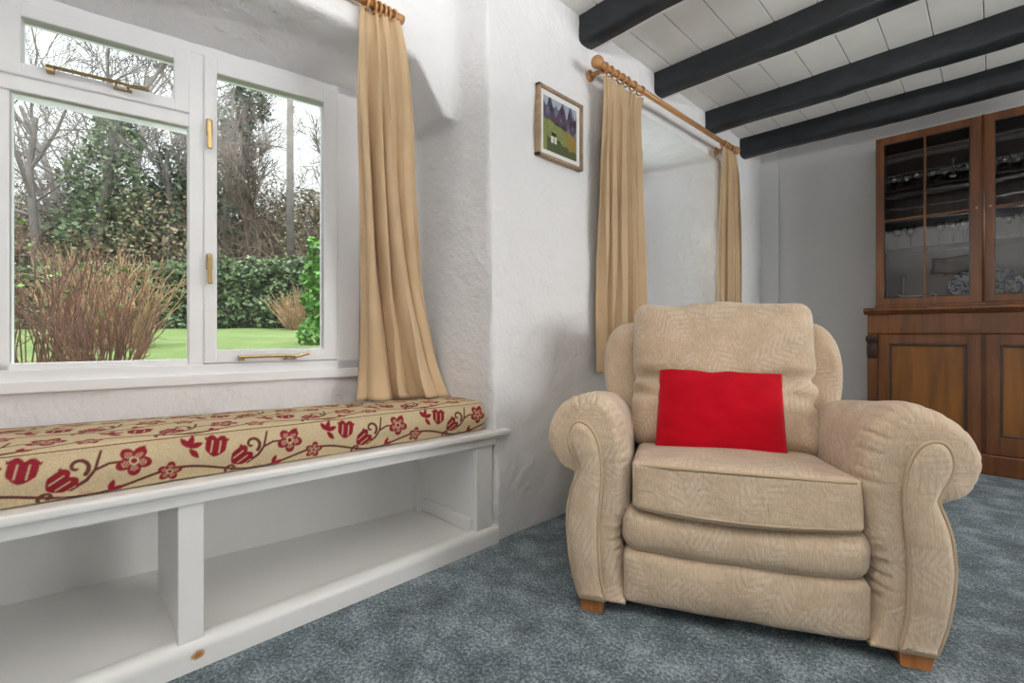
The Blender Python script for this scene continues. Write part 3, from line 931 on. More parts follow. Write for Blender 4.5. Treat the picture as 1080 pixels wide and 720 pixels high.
# picture print: a woodland edge over a field with a small pale animal
def art():
    n = 150
    a = 0.112
    vs, fs, cs = [], [], []
    for i in range(n + 1):
        for j in range(n + 1):
            u, v = j / n, i / n
            vs.append((0.0052, -a + 2 * a * u, -a * 1.02 + 2 * a * 1.02 * v))
            q = 0.06 * nz((u * 7, v * 7, 1), 1) + 0.03 * nz((u * 25, v * 25, 3), 1)
            edge = 0.60 - 0.16 * u + q * 0.5
            if v > edge:
                t1 = nz((u * 9, v * 3.2, 2), 1) + 0.5 * nz((u * 22, v * 9, 8), 1)
                if v > 0.90 + 0.25 * nz((u * 8, 0, 4), 1): c = (0.36, 0.40, 0.47)
                elif t1 > 0.30: c = (0.15, 0.17, 0.24)
                elif t1 > 0.05: c = (0.07, 0.075, 0.13)
                elif t1 > -0.2: c = (0.10, 0.05, 0.075)
                else: c = (0.025, 0.028, 0.04)
            else:
                g = 0.5 + 0.9 * nz((u * 14, v * 14, 5), 1)
                c = (0.17 + 0.07 * g, 0.20 + 0.06 * g, 0.075)
                if u > 0.62 + 0.5 * (0.42 - v) and v > 0.14: c = (0.24 + 0.05 * g, 0.17 + 0.03 * g, 0.04)
                if v < 0.20 - 0.12 * (u - 0.5) + q and u > 0.1: c = (0.07, 0.085, 0.035)
            if abs(u - 0.30) < 0.07 and abs(v - 0.335) < 0.035: c = (0.012, 0.012, 0.014)
            if abs(u - 0.30) < 0.085 and 0.17 < v < 0.30 and abs(math.sin((u - 0.2) * 30)) > 0.35: c = (0.72, 0.70, 0.64)
            if abs(u - 0.44) < 0.05 and abs(v - 0.235) < 0.02: c = (0.03, 0.04, 0.02)
            cs.append((*c, 1))
    for i in range(n):
        for j in range(n):
            k = i * (n + 1) + j
            fs.append((k, k + 1, k + n + 2, k + n + 1))
    m_, nt, p = mat('print')
    at = N(nt, 'ShaderNodeVertexColor'); at.layer_name = 'print'
    nt.links.new(at.outputs['Color'], p.inputs['Base Color']); p.inputs['Roughness'].default_value = 0.35
    o = link_data('print', vs, fs, m_, pic)
    ca = o.data.color_attributes.new('print', 'FLOAT_COLOR', 'POINT')
    ca.data.foreach_set('color', np.array(cs, np.float32).ravel())
art()

# picture on the wall behind the viewpoint (seen only as a reflection in the cabinet glass)
pr = empty('framed_picture', (0.93, RY0 + 0.002, 1.73), 0, 'wide dark framed picture on the wall behind the viewpoint', 'picture')
bm = BM()
for (x0, x1, z0, z1) in ((-0.19, 0.19, 0.085, 0.11), (-0.19, 0.19, -0.11, -0.085), (-0.19, -0.165, -0.11, 0.11), (0.165, 0.19, -0.11, 0.11)):
    box(bm, x0, x1, 0.0, 0.025, z0, z1, 0.003)
link('frame', bm, M_DARKWOOD, pr)
bm = BM(); box(bm, -0.17, 0.17, 0.0, 0.012, -0.09, 0.09); link('print', bm, simple('grey_print', (0.42, 0.42, 0.41), 0.5, var=0.5, vscale=9), pr)

# ------------------------------------------------------------------ ARMCHAIR (local: x across, y forward, z up)
CH_R = Vector((0.8838, 0.4679, 0))
chair = empty('armchair', (0.863, 1.325, 0), 0, 'beige patterned roll-arm armchair with a red cushion on its seat', 'armchair')
chair.rotation_euler = (0, 0, math.atan2(0.4679, 0.8838))
# local +x = image right; local +y = away from the viewer -> forward is -y
ARM = [(.285, .040), (.294, .10), (.301, .16), (.305, .215), (.298, .262), (.286, .30), (.281, .36), (.282, .42), (.286, .48), (.296, .535), (.315, .583), (.345, .618), (.382, .634),
       (.422, .627), (.464, .607), (.502, .571), (.525, .523), (.527, .476), (.513, .438), (.486, .410), (.441, .396),
       (.4405, .380), (.448, .355), (.456, .32), (.461, .275), (.460, .225), (.454, .165), (.442, .10), (.425, .040)]
NS, NO, NBt = 300, 90, 24
_bt = np.stack([np.linspace(.425, .285, NBt + 2)[1:-1], np.full(NBt, 0.036)], 1)
ARM_PTS = np.vstack([catmull(ARM[:21], NS, False), catmull(ARM[21:], NO, False), _bt])
def vnormals(P):
    d = np.roll(P, -1, 0) - np.roll(P, 1, 0)
    n = np.stack([d[:, 1], -d[:, 0]], 1)
    n /= np.linalg.norm(n, axis=1)[:, None] + 1e-9
    # smooth
    for _ in range(3): n = (np.roll(n, 1, 0) + 2 * n + np.roll(n, -1, 0)); n /= np.linalg.norm(n, axis=1)[:, None] + 1e-9
    return n
def cap(bm, ring):
    from mathutils.geometry import tessellate_polygon
    for tri in tessellate_polygon([[v.co for v in ring]]):
        try: bm.faces.new([ring[i] for i in tri])
        except ValueError: pass
def make_arm(sgn):
    P = ARM_PTS.copy(); n = len(P)
    area = 0.5 * np.sum(P[:, 0] * np.roll(P[:, 1], -1) - np.roll(P[:, 0], -1) * P[:, 1])
    NRM = vnormals(P) * (1 if area > 0 else -1)      # outward
    outer_low = (np.arange(n) >= NS)
    k_in = np.where(outer_low, 0.18, 1.0)
    idx = np.arange(n)
    # blend near the notch
    for i in range(n):
        if NS - 36 <= i < NS: k_in[i] = 1.0 - 0.82 * (i - NS + 36) / 36
        if P[i][1] < 0.09: k_in[i] *= 0.35 + 0.65 * max(0, P[i][1] - 0.03) / 0.06
    bm = BM()
    st = [(-0.78, 0.05), (-0.765, 0.02), (-0.74, 0.004), (-0.6, 0), (-0.5, 0), (-0.42, 0), (-0.34, 0), (-0.26, 0), (-0.21, 0), (-0.17, 0), (-0.14, 0), (-0.115, 0), (-0.09, 0), (-0.07, 0.0), (-0.05, 0.0), (-0.033, 0.001), (-0.017, 0.003), (-0.002, 0.007), (0.011, 0.013), (0.021, 0.020), (0.028, 0.028), (0.031, 0.036)]
    crs = []
    q_ = 0.40
    rr_ = random.Random(5 + sgn)
    while q_ < 1.15:
        crs.append((q_, 0.0024 + 0.0030 * rr_.random(), 0.0045 + 0.003 * rr_.random(), 0.05 + 0.08 * rr_.random())); q_ += 0.022 + 0.030 * rr_.random()
    arc = np.concatenate([[0], np.cumsum(np.linalg.norm(np.diff(P, axis=0), axis=1))])
    rings = []
    for (y, ins) in st:
        d = min(1.0, max(0.0, -y / 0.55))
        rg = []
        for i in range(n):
            x, z = P[i] - NRM[i] * ins * k_in[i]
            if y > -0.19 and P[i][1] > 0.36 and i < NS - 4:
                # gathered creases running back from the scroll panel
                cz = 0.0
                for (ca, cd, cw, cl) in crs:
                    if abs(arc[i] - ca) < 0.025:
                        k1 = max(0.0, min(1.0, (y + cl) / (cl * 0.6)))
                        cz += cd * k1 * math.exp(-((arc[i] - ca) / cw) ** 2)
                cz *= min(1, (P[i][1] - 0.36) / 0.05) * (0.45 if P[i][0] > 0.44 else 1.0)
                x -= NRM[i][0] * cz; z -= NRM[i][1] * cz
            if y > -0.12 and 0.12 < P[i][1] < 0.32 and i < 150:
                amp = 0.0025 * min(1, (y + 0.12) / 0.08) * math.sin(PI * (P[i][1] - 0.12) / 0.2)
                z += amp * math.sin(P[i][1] * 190); x -= amp * math.sin(P[i][1] * 230 + 1)
            zt = max(0.0, (z - 0.30) / 0.334)
            z -= zt * (0.070 * d)
            x = 0.285 + (x - 0.285) * (1 - 0.20 * d) + 0.015 * d
            g = Vector((x, y, z))
            w_ = 0.0035 * nz(g, 11, sgn * 3) + 0.004 * nz(g, 5, sgn * 7)
            x += NRM[i][0] * w_; z += NRM[i][1] * w_
            rg.append(bm.verts.new((sgn * x, -y - (0.003 * nz(g, 14, 5) if y > 0.01 else 0), z)))
        rings.append(rg)
    for A, B in zip(rings, rings[1:]):
        for i in range(n):
            bm.faces.new([A[i], A[(i + 1) % n], B[(i + 1) % n], B[i]])
    cap(bm, rings[0]); cap(bm, rings[-1])
    o = link('arm', bm, M_SOFA, chair, True)
    # front facing panel
    PAN = [(.346, .046), (.360, .11), (.366, .19), (.3665, .265), (.361, .33), (.357, .39), (.3585, .445), (.367, .492), (.386, .530), (.412, .547), (.436, .542), (.449, .520), (.4515, .492), (.444, .462), (.431, .434), (.4215, .410),
           (.428, .390), (.440, .358), (.449, .32), (.4545, .27), (.4535, .22), (.447, .16), (.435, .10), (.419, .046)]
    Q = np.vstack([catmull(PAN[:16], 70, False), catmull(PAN[16:], 40, False)])
    m = len(Q)
    ar = 0.5 * np.sum(Q[:, 0] * np.roll(Q[:, 1], -1) - np.roll(Q[:, 0], -1) * Q[:, 1])
    NQ = vnormals(Q) * (1 if ar > 0 else -1)
    bm = BM(); rings = []
    for (yy, ins) in ((0.005, 0.0), (0.036, 0.0), (0.043, 0.0025), (0.049, 0.007), (0.054, 0.013), (0.057, 0.019)):
        rings.append([bm.verts.new((sgn * (Q[i][0] - NQ[i][0] * ins), -(yy + 0.0025 * nz((Q[i][0], 0, Q[i][1]), 18, 2)), Q[i][1] - NQ[i][1] * ins)) for i in range(m)])
    for A, B in zip(rings, rings[1:]):
        for i in range(m): bm.faces.new([A[i], A[(i + 1) % m], B[(i + 1) % m], B[i]])
    # cap: strip between the two sides of the outline
    cap(bm, rings[-1]); cap(bm, rings[0])
    pn = link('arm_panel', bm, M_SOFA, chair, True)
    bm = BM(); tube(bm, [(sgn * q[0], -0.041, q[1]) for q in Q], 0.0048, 8, closed=True)
    pp = link('piping', bm, M_PIPE, pn, True)
    return o
make_arm(1); make_arm(-1)

def soft(name, t, loc, m=M_SOFA, rot=(0, 0, 0), parent=chair):
    from mathutils import Euler
    M_ = Matrix.Translation(loc) @ Euler(rot).to_matrix().to_4x4()
    t.transform(M_)
    return link(name, t, m, parent, True)

# lower front and base body
def f_front(p, u):
    p.y -= 0.020 * (1 - u[0] ** 2) * (1 - min(1, abs(u[2])) ** 2) if p.y < 0 else 0
    return p
t = soft_box((0.60, 0.66, 0.150), 0.022, 24, (0, 0, 0), f_front); wrinkle(t, 0.004, 8, 1)
soft('front_panel', t, (0, 0.300, 0.113))
# rolled front border between panel and seat
def f_roll(p, u):
    if p.y < 0: p.y -= 0.022 * max(0, 1 - u[0] ** 4) * max(0, 1 - u[2] ** 2)
    p.z -= 0.012 * (1 - u[0] ** 2) * (1 if p.z < 0 else 0.6)
    return p
t = soft_box((0.615, 0.60, 0.130), 0.048, 26, (0, 0, 0.0), f_roll); wrinkle(t, 0.004, 7, 5)
soft('front_roll', t, (0, 0.275, 0.245))
# seat cushion, boxed, with piped edges
def f_seat(p, u):
    if p.y < 0: p.y -= 0.022 * max(0, 1 - u[0] ** 2)
    if p.z > 0: p.z += 0.014 * max(0, 1 - u[0] ** 2) * max(0, 1 - u[1] ** 4)
    else: p.z -= 0.014 * max(0, 1 - u[0] ** 2)
    return p
SEAT_ROT = (-0.09, 0, 0)
SEAT_LOC = (0.005, 0.235, 0.352)
t = soft_box((0.555, 0.53, 0.132), 0.020, 30, (0, 0, 0), f_seat); wrinkle(t, 0.0035, 8, 9)
scush = soft('seat_pad', t, SEAT_LOC, rot=SEAT_ROT)
def edge_loop(z, off):
    hw, y0, y1 = 0.2775 - 0.004, -0.265 + 0.004, 0.26
    pts = []
    for k in range(13): 
        yy = y1 + (y0 + 0.02 - y1) * k / 12
        pts.append((-hw - off, yy, z))
    for k in range(25):
        a = -1 + 2 * k / 24
        pts.append((a * (hw - 0.016), y0 - 0.022 * (1 - a * a) - off, z + (0.004 if z > 0 else -0.010) * (1 - a * a)))
    for k in range(13):
        yy = y0 + 0.02 + (y1 - y0 - 0.02) * k / 12
        pts.append((hw + off, yy, z))
    from mathutils import Euler
    M_ = Matrix.Translation(SEAT_LOC) @ Euler(SEAT_ROT).to_matrix().to_4x4()
    return [M_ @ Vector(q) for q in pts]
for z in (0.055, -0.056):
    bm = BM(); tube(bm, edge_loop(z, 0.002), 0.0048, 8); link('piping', bm, M_PIPE, scush, True)

# back frame with wings
def f_wing(p, u):
    # rounded shoulders and slight forward curl of the wings
    e = max(0, abs(p.x) - 0.26) / 0.16
    p.y -= 0.050 * e * e
    return p
BW, BH = 0.42, 0.80
out = []
pts = [(-0.36, 0.06), (-0.385, 0.30), (-0.405, 0.50), (-0.425, 0.62), (-0.428, 0.71), (-0.410, 0.785), (-0.370, 0.835), (-0.30, 0.852), (-0.15, 0.858)]
prof2 = pts + [(0.0, 0.86)] + [(-a, b) for a, b in pts[::-1]]
PB = catmull(prof2, 120, False)
nB = len(PB)
ctr = np.array((0, 0.45))
bm = BM(); rings = []
for (y, k) in ((0.50, 0.60), (0.492, 0.78), (0.498, 0.88), (0.515, 0.945), (0.55, 0.985), (0.60, 1.0), (0.67, 0.995), (0.71, 0.97), (0.735, 0.93), (0.74, 0.85)):
    rg = []
    for i in range(nB):
        dx, dz = PB[i] - ctr
        m_ = 1 - (1 - k) * 0.42 if True else k
        x, z = ctr[0] + dx * m_, ctr[1] + dz * m_
        z = max(0.05, z)
        lean = 0.10 * max(0, (z - 0.35)) / 0.5
        wr = 0.004 * nz((x, y, z), 10, 4)
        rg.append(bm.verts.new((x + wr, y + lean - 0.012 * max(0, abs(x) - 0.3) / 0.12 + wr, z + wr * 0.5)))
    rings.append(rg)
for A, B in zip(rings, rings[1:]):
    for i in range(nB): bm.faces.new([A[i], A[(i + 1) % nB], B[(i + 1) % nB], B[i]])
bm.faces.new(rings[0]); bm.faces.new(rings[-1])
bmesh.ops.triangulate(bm, faces=[f for f in bm.faces if len(f.verts) > 4])
link('back_frame', bm, M_SOFA, chair, True)

# back cushion: two puffed lobes with a crease
def f_back(p, u):
    x, z = u[0], u[2]
    front = 1.0 if p.y < 0 else 0.0
    side = min(1.0, abs(x))
    c1 = math.exp(-((z + 0.03 + 0.10 * (1 - side)) / 0.07) ** 2) * (0.35 + 0.65 * side ** 1.5)
    c2 = math.exp(-((z + 0.30 - 0.05 * math.sin(x * 4)) / 0.06) ** 2) * side ** 3
    if front:
        p.y -= 0.055 * max(0, 1 - x ** 4) * max(0, 1 - z ** 4) * (1 - 0.25 * z)
        p.y += 0.055 * c1 + 0.040 * c2
    p.x *= 1 - 0.030 * c1 - 0.02 * c2
    p.x *= 1 + 0.03 * (-z) * (1 if z < 0 else 0.3)
    p.z += 0.006 * math.sin(x * 5 + 1.0) * (1 if z > 0.5 else 0)
    # small radiating folds from the crease ends
    p.y += front * 0.009 * side ** 2 * math.sin(14 * z + 6 * side) * math.exp(-((z + 0.05) / 0.35) ** 2)
    return p
t = soft_box((0.600, 0.20, 0.535), 0.046, 44, (0.02, 0, 0.01), f_back); wrinkle(t, 0.008, 6, 12); wrinkle(t, 0.003, 17, 3)
soft('back_cushion', t, (0.006, 0.525, 0.638), rot=(-0.20, 0, 0))
# feet
for sx, yy in ((-1, 0.0), (1, 0.0), (-1, 0.66), (1, 0.66)):
    bm = BM()
    xx = sx * 0.385
    tt = bmesh.new()
    lo, hi = 0.030, 0.036
    vs_ = [tt.verts.new((xx + a * (lo if z == 0 else hi), yy + b * (lo if z == 0 else hi), z)) for z in (0, 0.052) for b in (-1, 1) for a in (-1, 1)]
    for f in ((0, 2, 3, 1), (4, 5, 7, 6), (0, 1, 5, 4), (2, 6, 7, 3), (0, 4, 6, 2), (1, 3, 7, 5)): tt.faces.new([vs_[i] for i in f])
    bmesh.ops.bevel(tt, geom=tt.edges[:], offset=0.003, segments=2, affect='EDGES')
    merge(bm, tt)
    link('foot', bm, M_FOOT, chair)

# red scatter cushion leaning on the chair back
def red_cushion():
    n = 44
    hw, hh, T = 0.201, 0.160, 0.055
    bm = BM()
    G = {}
    def sp(u, v, s):
        pin = 1 - 0.012 * (1 - u * u) * abs(v) ** 3
        pin2 = 1 - 0.012 * (1 - v * v) * abs(u) ** 3
        x = u * hw * pin2 * (1.0 - 0.050 * v); z = v * hh * pin
        th = T * ((max(0, 1 - abs(u) ** 2.6)) ** 0.55) * ((max(0, 1 - abs(v) ** 2.6)) ** 0.55)
        th *= 1 + 0.12 * nz((u * 1.5, v * 1.5, 2), 1.3)
        y = -s * th
        return (x + 0.006 * v * u, y + 0.004 * nz((u * 3, v * 3, s), 1.4, 3), z + 0.004 * math.sin(u * 4))
    for s in (1, -1):
        for i in range(n + 1):
            for j in range(n + 1):
                u, v = -math.cos(PI * j / n), -math.cos(PI * i / n)
                u = 0.6 * u + 0.4 * (2 * j / n - 1); v = 0.6 * v + 0.4 * (2 * i / n - 1)
                edge = i in (0, n) or j in (0, n)
                if edge and s == -1: G[(s, i, j)] = G[(1, i, j)]
                else: G[(s, i, j)] = bm.verts.new(sp(u, v, s))
    for s in (1, -1):
        for i in range(n):
            for j in range(n):
                bm.faces.new([G[(s, i, j)], G[(s, i, j + 1)], G[(s, i + 1, j + 1)], G[(s, i + 1, j)]])
    o = link('scatter_cushion', bm, M_RED, None, True)
    return tag(o, 'plain red scatter cushion leaning against the armchair back', 'cushion')
rc = red_cushion()
loc = chair.matrix_basis @ Vector((-0.010, 0.350, 0.528))
rc.matrix_world = Matrix.Translation(loc) @ Matrix.Rotation(chair.rotation_euler.z, 4, 'Z') @ Matrix.Rotation(-0.34, 4, 'X') @ Matrix.Rotation(0.03, 4, 'Y')

# ------------------------------------------------------------------ DISPLAY CABINET
CX0, CX1, CYF, CYB = 0.762, 1.838, 3.82, 4.185
cab = empty('display_cabinet', (1.3, 4.0, 0), 0, 'mahogany display cabinet with glazed upper doors against the back wall', 'cabinet')
def cpart(name, bm, m=M_MAHOG, par=None, smooth=False):
    o = link(name, bm, m, par or cab, smooth)
    o.matrix_parent_inverse = Matrix.Translation(-Vector(cab.location)) if par is None else Matrix.Identity(4)
    if par is None: pass
    return o
bm = BM()
box(bm, CX0 + 0.01, CX1 - 0.01, CYF + 0.02, CYB, 0.09, 0.94, 0.003)
box(bm, CX0, CX1, CYF + 0.004, CYB, 0.80, 0.925, 0.004)          # frieze
for x0, x1 in ((CX0, CX0 + 0.056), (CX1 - 0.056, CX1)):
    box(bm, x0, x1, CYF + 0.002, CYF + 0.06, 0.1, 0.80, 0.004)
box(bm, 1.287, 1.313, CYF + 0.012, CYF + 0.03, 0.1, 0.93, 0.002)
box(bm, CX0, 1.297, CYF - 0.003, CYF + 0.02, 0.802, 0.812, 0.003); box(bm, 1.303, CX1, CYF - 0.003, CYF + 0.02, 0.802, 0.812, 0.003)
cpart('base_carcass', bm)
bm = BM(); box(bm, CX0 - 0.008, CX1 + 0.008, CYF - 0.008, CYB, 0.0, 0.115, 0.006, 2); cpart('plinth', bm)
bm = BM()
prism(bm, [(CYF - 0.012, 0.925), (CYF - 0.018, 0.935), (CYF - 0.030, 0.942), (CYF - 0.034, 0.950), (CYF - 0.032, 0.962), (CYF - 0.026, 0.966), (CYB, 0.966), (CYB, 0.925)], 'x', CX0 - 0.016, CX1 + 0.016, 0.002, 1)
cpart('worktop', bm)
for sx in (CX0 + 0.028, CX1 - 0.028):
    bm = BM()
    # carved scroll corbel
    prof = [(0.0, 0.79), (-0.036, 0.79), (-0.040, 0.775), (-0.036, 0.755), (-0.026, 0.742), (-0.030, 0.722), (-0.033, 0.70), (-0.030, 0.675), (-0.022, 0.655), (-0.012, 0.645), (0.0, 0.64)]
    prism(bm, [(CYF + a, z) for a, z in prof], 'x', sx - 0.026, sx + 0.026, 0.003, 2)
    for q in (-0.013, 0.0, 0.013):
        tube(bm, [(sx + q, CYF - 0.020, 0.742), (sx + q, CYF - 0.034, 0.72), (sx + q, CYF - 0.036, 0.695), (sx + q, CYF - 0.028, 0.665)], [0.004, 0.006, 0.006, 0.003], 8)
    tube(bm, [(sx - 0.030, CYF - 0.022, 0.768), (sx + 0.030, CYF - 0.022, 0.768)], 0.017, 14)
    cpart('corbel', bm, M_DARKWOOD, smooth=False)
def panel_door(x0, x1, kx):
    z0, z1 = 0.118, 0.797
    st_ = 0.056
    bm = BM()
    rect = (x0, x1, z0, z1)
    box(bm, x0, x0 + st_, CYF - 0.002, CYF + 0.02, z0, z1, 0.003); box(bm, x1 - st_, x1, CYF - 0.002, CYF + 0.02, z0, z1, 0.003)
    box(bm, x0 + st_, x1 - st_, CYF - 0.002, CYF + 0.02, z1 - 0.058, z1, 0.003); box(bm, x0 + st_, x1 - st_, CYF - 0.002, CYF + 0.02, z0, z0 + 0.10, 0.003)
    d = cpart('door', bm)
    bm = BM()
    for a, b, c, e in ((x0 + st_ - 0.004, x1 - st_ + 0.004, z1 - 0.072, z1 - 0.056), (x0 + st_ - 0.004, x1 - st_ + 0.004, z0 + 0.098, z0 + 0.114),
                       (x0 + st_ - 0.002, x0 + st_ + 0.014, z0 + 0.1, z1 - 0.058), (x1 - st_ - 0.014, x1 - st_ + 0.002, z0 + 0.1, z1 - 0.058)):
        box(bm, a, b, CYF + 0.001, CYF + 0.014, c, e, 0.005, 2)
    mo = link('moulding', bm, M_DARKWOOD, d)
    bm = BM(); box(bm, x0 + st_ - 0.002, x1 - st_ + 0.002, CYF + 0.010, CYF + 0.018, z0 + 0.098, z1 - 0.056); link('door_panel', bm, M_PANEL, d)
panel_door(CX0 + 0.058, 1.290, 1.26); panel_door(1.310, CX1 - 0.058, 1.34)
# glazed upper case
UX0, UX1, UYF, UZ0, UZ1 = 0.800, 1.800, 3.868, 0.966, 2.068
bm = BM()
box(bm, UX0, UX0 + 0.02, UYF + 0.022, CYB, UZ0, UZ1); box(bm, UX1 - 0.02, UX1, UYF + 0.022, CYB, UZ0, UZ1)
box(bm, UX0, UX1, UYF + 0.022, CYB, UZ1 - 0.03, UZ1); box(bm, UX0, UX1, UYF + 0.022, CYB, UZ0, UZ0 + 0.030)
box(bm, UX0, UX1, CYB - 0.012, CYB, UZ0, UZ1)
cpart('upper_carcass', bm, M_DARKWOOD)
bm = BM(); box(bm, UX0 - 0.004, UX1 + 0.004, UYF - 0.006, UYF + 0.02, UZ0, UZ0 + 0.020, 0.004); cpart('base_moulding', bm)
SHELVES = (1.36, 1.53, 1.735)
for z in SHELVES:
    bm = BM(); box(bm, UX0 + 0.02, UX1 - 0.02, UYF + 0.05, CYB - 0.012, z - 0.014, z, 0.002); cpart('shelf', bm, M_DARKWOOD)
def glazed(x0, x1, kx):
    z0, z1 = UZ0 + 0.020, UZ1
    st_ = 0.052
    bm = BM(); rect_frame(bm, x0, x1, z0, z1, x0 + 0.040, x1 - st_, z0 + 0.042, z1 - 0.045, UYF, UYF + 0.022, 0.003)
    d = cpart('glazed_door', bm)
    bm = BM()
    xm = (x0 + 0.040 + x1 - st_) / 2
    box(bm, xm - 0.006, xm + 0.006, UYF + 0.002, UYF + 0.018, z0 + 0.04, z1 - 0.045, 0.003)
    link('glazing_bar', bm, M_MAHOG, d)
    bm = BM(); box(bm, x0 + 0.04, x1 - st_, UYF + 0.002, UYF + 0.018, 1.524, 1.536, 0.003); link('glazing_bar', bm, M_MAHOG, d)
    bm = BM()
    e = 0.006
    for a, b, c, f in ((x0 + 0.038, x1 - st_ + 0.002, z1 - 0.051, z1 - 0.043), (x0 + 0.038, x1 - st_ + 0.002, z0 + 0.040, z0 + 0.048), (x0 + 0.038, x0 + 0.046, z0 + 0.04, z1 - 0.045), (x1 - st_ - 0.006, x1 - st_ + 0.002, z0 + 0.04, z1 - 0.045)):
        box(bm, a, b, UYF + 0.003, UYF + 0.012, c, f, 0.003)
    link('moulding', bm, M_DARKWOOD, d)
    bm = BM(); box(bm, x0 + 0.038, x1 - st_ + 0.002, UYF + 0.012, UYF + 0.0145, z0 + 0.04, z1 - 0.043); link('glass_pane', bm, M_CABGLASS, d)
    bm = BM(); tube(bm, [(kx, UYF + 0.002, 1.535), (kx, UYF - 0.004, 1.535)], 0.006, 12); link('keyhole_plate', bm, M_BRASS, d)
glazed(UX0, 1.297, 1.272); glazed(1.303, UX1, 1.328)
bm = BM(); tube(bm, [(1.300, UYF - 0.002, UZ0 + 0.02), (1.300, UYF - 0.002, UZ1)], 0.006, 10); cpart('astragal', bm, smooth=True)

# things inside the cabinet
GOB = [(0, 0), (0.026, 0), (0.027, 0.003), (0.006, 0.008), (0.004, 0.03), (0.006, 0.034), (0.024, 0.046), (0.030, 0.065), (0.031, 0.085), (0.029, 0.098), (0.0275, 0.098), (0.029, 0.084), (0.028, 0.066), (0.022, 0.049), (0.0, 0.040)]
WINE = [(0, 0), (0.030, 0), (0.031, 0.002), (0.005, 0.007), (0.0035, 0.075), (0.006, 0.08), (0.028, 0.098), (0.034, 0.125), (0.031, 0.155), (0.0298, 0.155), (0.0325, 0.125), (0.026, 0.100), (0, 0.084)]
def lathed(name, prof, loc, m, n=18, sc=1.0):
    bm = BM(); lathe(bm, [(r * sc, z * sc) for r, z in prof], n)
    o = link(name, bm, m, None, True); o.location = loc
    return o
M_DARKGLASS = thin_glass('smoked_glass', (0.30, 0.32, 0.33), 6.0, rough=0.03)
g0 = lathed('goblet', GOB, (0.885, 3.96, SHELVES[2]), M_DARKGLASS)
spots = [(0.885, 3.96), (0.945, 4.01), (1.00, 3.95), (1.075, 3.97), (1.13, 4.03), (1.235, 3.97), (1.20, 4.05), (1.385, 3.96), (1.44, 4.02), (1.50, 3.95)]
DES = ['left end', 'second from the left end', 'just left of the glazing bar', 'just right of the glazing bar', 'left of the stoppered decanter', 'right end of the left door', 'behind the others at the right end', 'left end of the right door', 'second behind the right door', 'third behind the right door']
for i, (x, y) in enumerate(spots):
    o = g0 if i == 0 else g0.copy()
    if i: COL.objects.link(o)
    o.location = (x, y, SHELVES[2])
    tag(o, 'smoked glass goblet on the top cabinet shelf, ' + DES[i], 'goblet', 'goblets on the top cabinet shelf')
dec = lathed('decanter', [(0, 0), (0.034, 0), (0.040, 0.02), (0.038, 0.05), (0.018, 0.075), (0.012, 0.09), (0.017, 0.105), (0.017, 0.108), (0, 0.108)], (1.168, 3.955, SHELVES[2]), M_DARKGLASS)
tag(dec, 'dark decanter with a round stopper among the goblets on the top cabinet shelf', 'decanter')
bm = BM(); lathe(bm, [(0, 0.105), (0.008, 0.107), (0.008, 0.112)] + [(0.015 * math.cos(t), 0.126 + 0.015 * math.sin(t)) for t in np.linspace(-1.1, PI / 2, 8)], 14)
link('stopper', bm, M_CRYSTAL, dec, True)
w0 = lathed('wine_glass', WINE, (1.105, 3.97, SHELVES[0]), M_CRYSTAL, sc=0.85)
WS = [(1.105, 3.97, 'left of its row'), (1.165, 4.0, 'second in its row'), (1.215, 3.96, 'third in its row'), (0.90, 3.97, 'behind the left pane'), (0.965, 4.0, 'just left of the glazing bar'), (1.40, 3.98, 'behind the right door'), (1.47, 4.0, 'furthest right')]
for i, (x, y, d) in enumerate(WS):
    o = w0 if i == 0 else w0.copy()
    if i: COL.objects.link(o)
    o.location = (x, y, SHELVES[0])
    tag(o, 'clear stemmed wine glass on the lower cabinet shelf, ' + d, 'wine glass', 'wine glasses on the lower cabinet shelf')
ZB = UZ0 + 0.030
cs = lathed('candlestick', [(0, 0), (0.045, 0), (0.046, 0.006), (0.02, 0.016), (0.010, 0.03), (0.014, 0.045), (0.009, 0.06), (0.008, 0.11), (0.013, 0.125), (0.009, 0.14), (0.016, 0.16), (0.018, 0.185), (0.012, 0.185), (0, 0.17)], (0.925, 4.02, ZB), M_CRYSTAL)
tag(cs, 'clear glass candlestick at the left of the cabinet floor', 'candlestick')
# silver sauce boat with a curled handle
sb = empty('sauce_boat', (0.985, 3.955, ZB), 0, 'silver sauce boat with curled handle at the cabinet floor', 'sauce boat')
bm = BM()
rings = []
for k, (z, s) in enumerate(((0, 0.5), (0.004, 0.52), (0.010, 0.36), (0.016, 0.40), (0.030, 0.78), (0.044, 0.98), (0.050, 1.0), (0.048, 0.94), (0.034, 0.74), (0.024, 0.4))):
    rings.append([bm.verts.new((0.075 * s * math.cos(t) * (1.2 if math.cos(t) < 0 and z > 0.02 else 1), 0.034 * s * math.sin(t), z + (0.014 * max(0, -math.cos(t)) ** 2 if z > 0.02 else 0))) for t in np.linspace(0, 2 * PI, 24, endpoint=False)])
for A, B in zip(rings, rings[1:]):
    for i in range(24): bm.faces.new([A[i], A[(i + 1) % 24], B[(i + 1) % 24], B[i]])
bm.faces.new(rings[0]); bm.faces.new(rings[-1])
link('bowl', bm, M_SILVER, sb, True)
bm = BM(); tube(bm, [(0.070, 0, 0.044), (0.088, 0, 0.056), (0.103, 0, 0.052), (0.106, 0, 0.036), (0.094, 0, 0.022), (0.078, 0, 0.020), (0.060, 0, 0.026)], 0.005, 8); link('handle', bm, M_SILVER, sb, True)
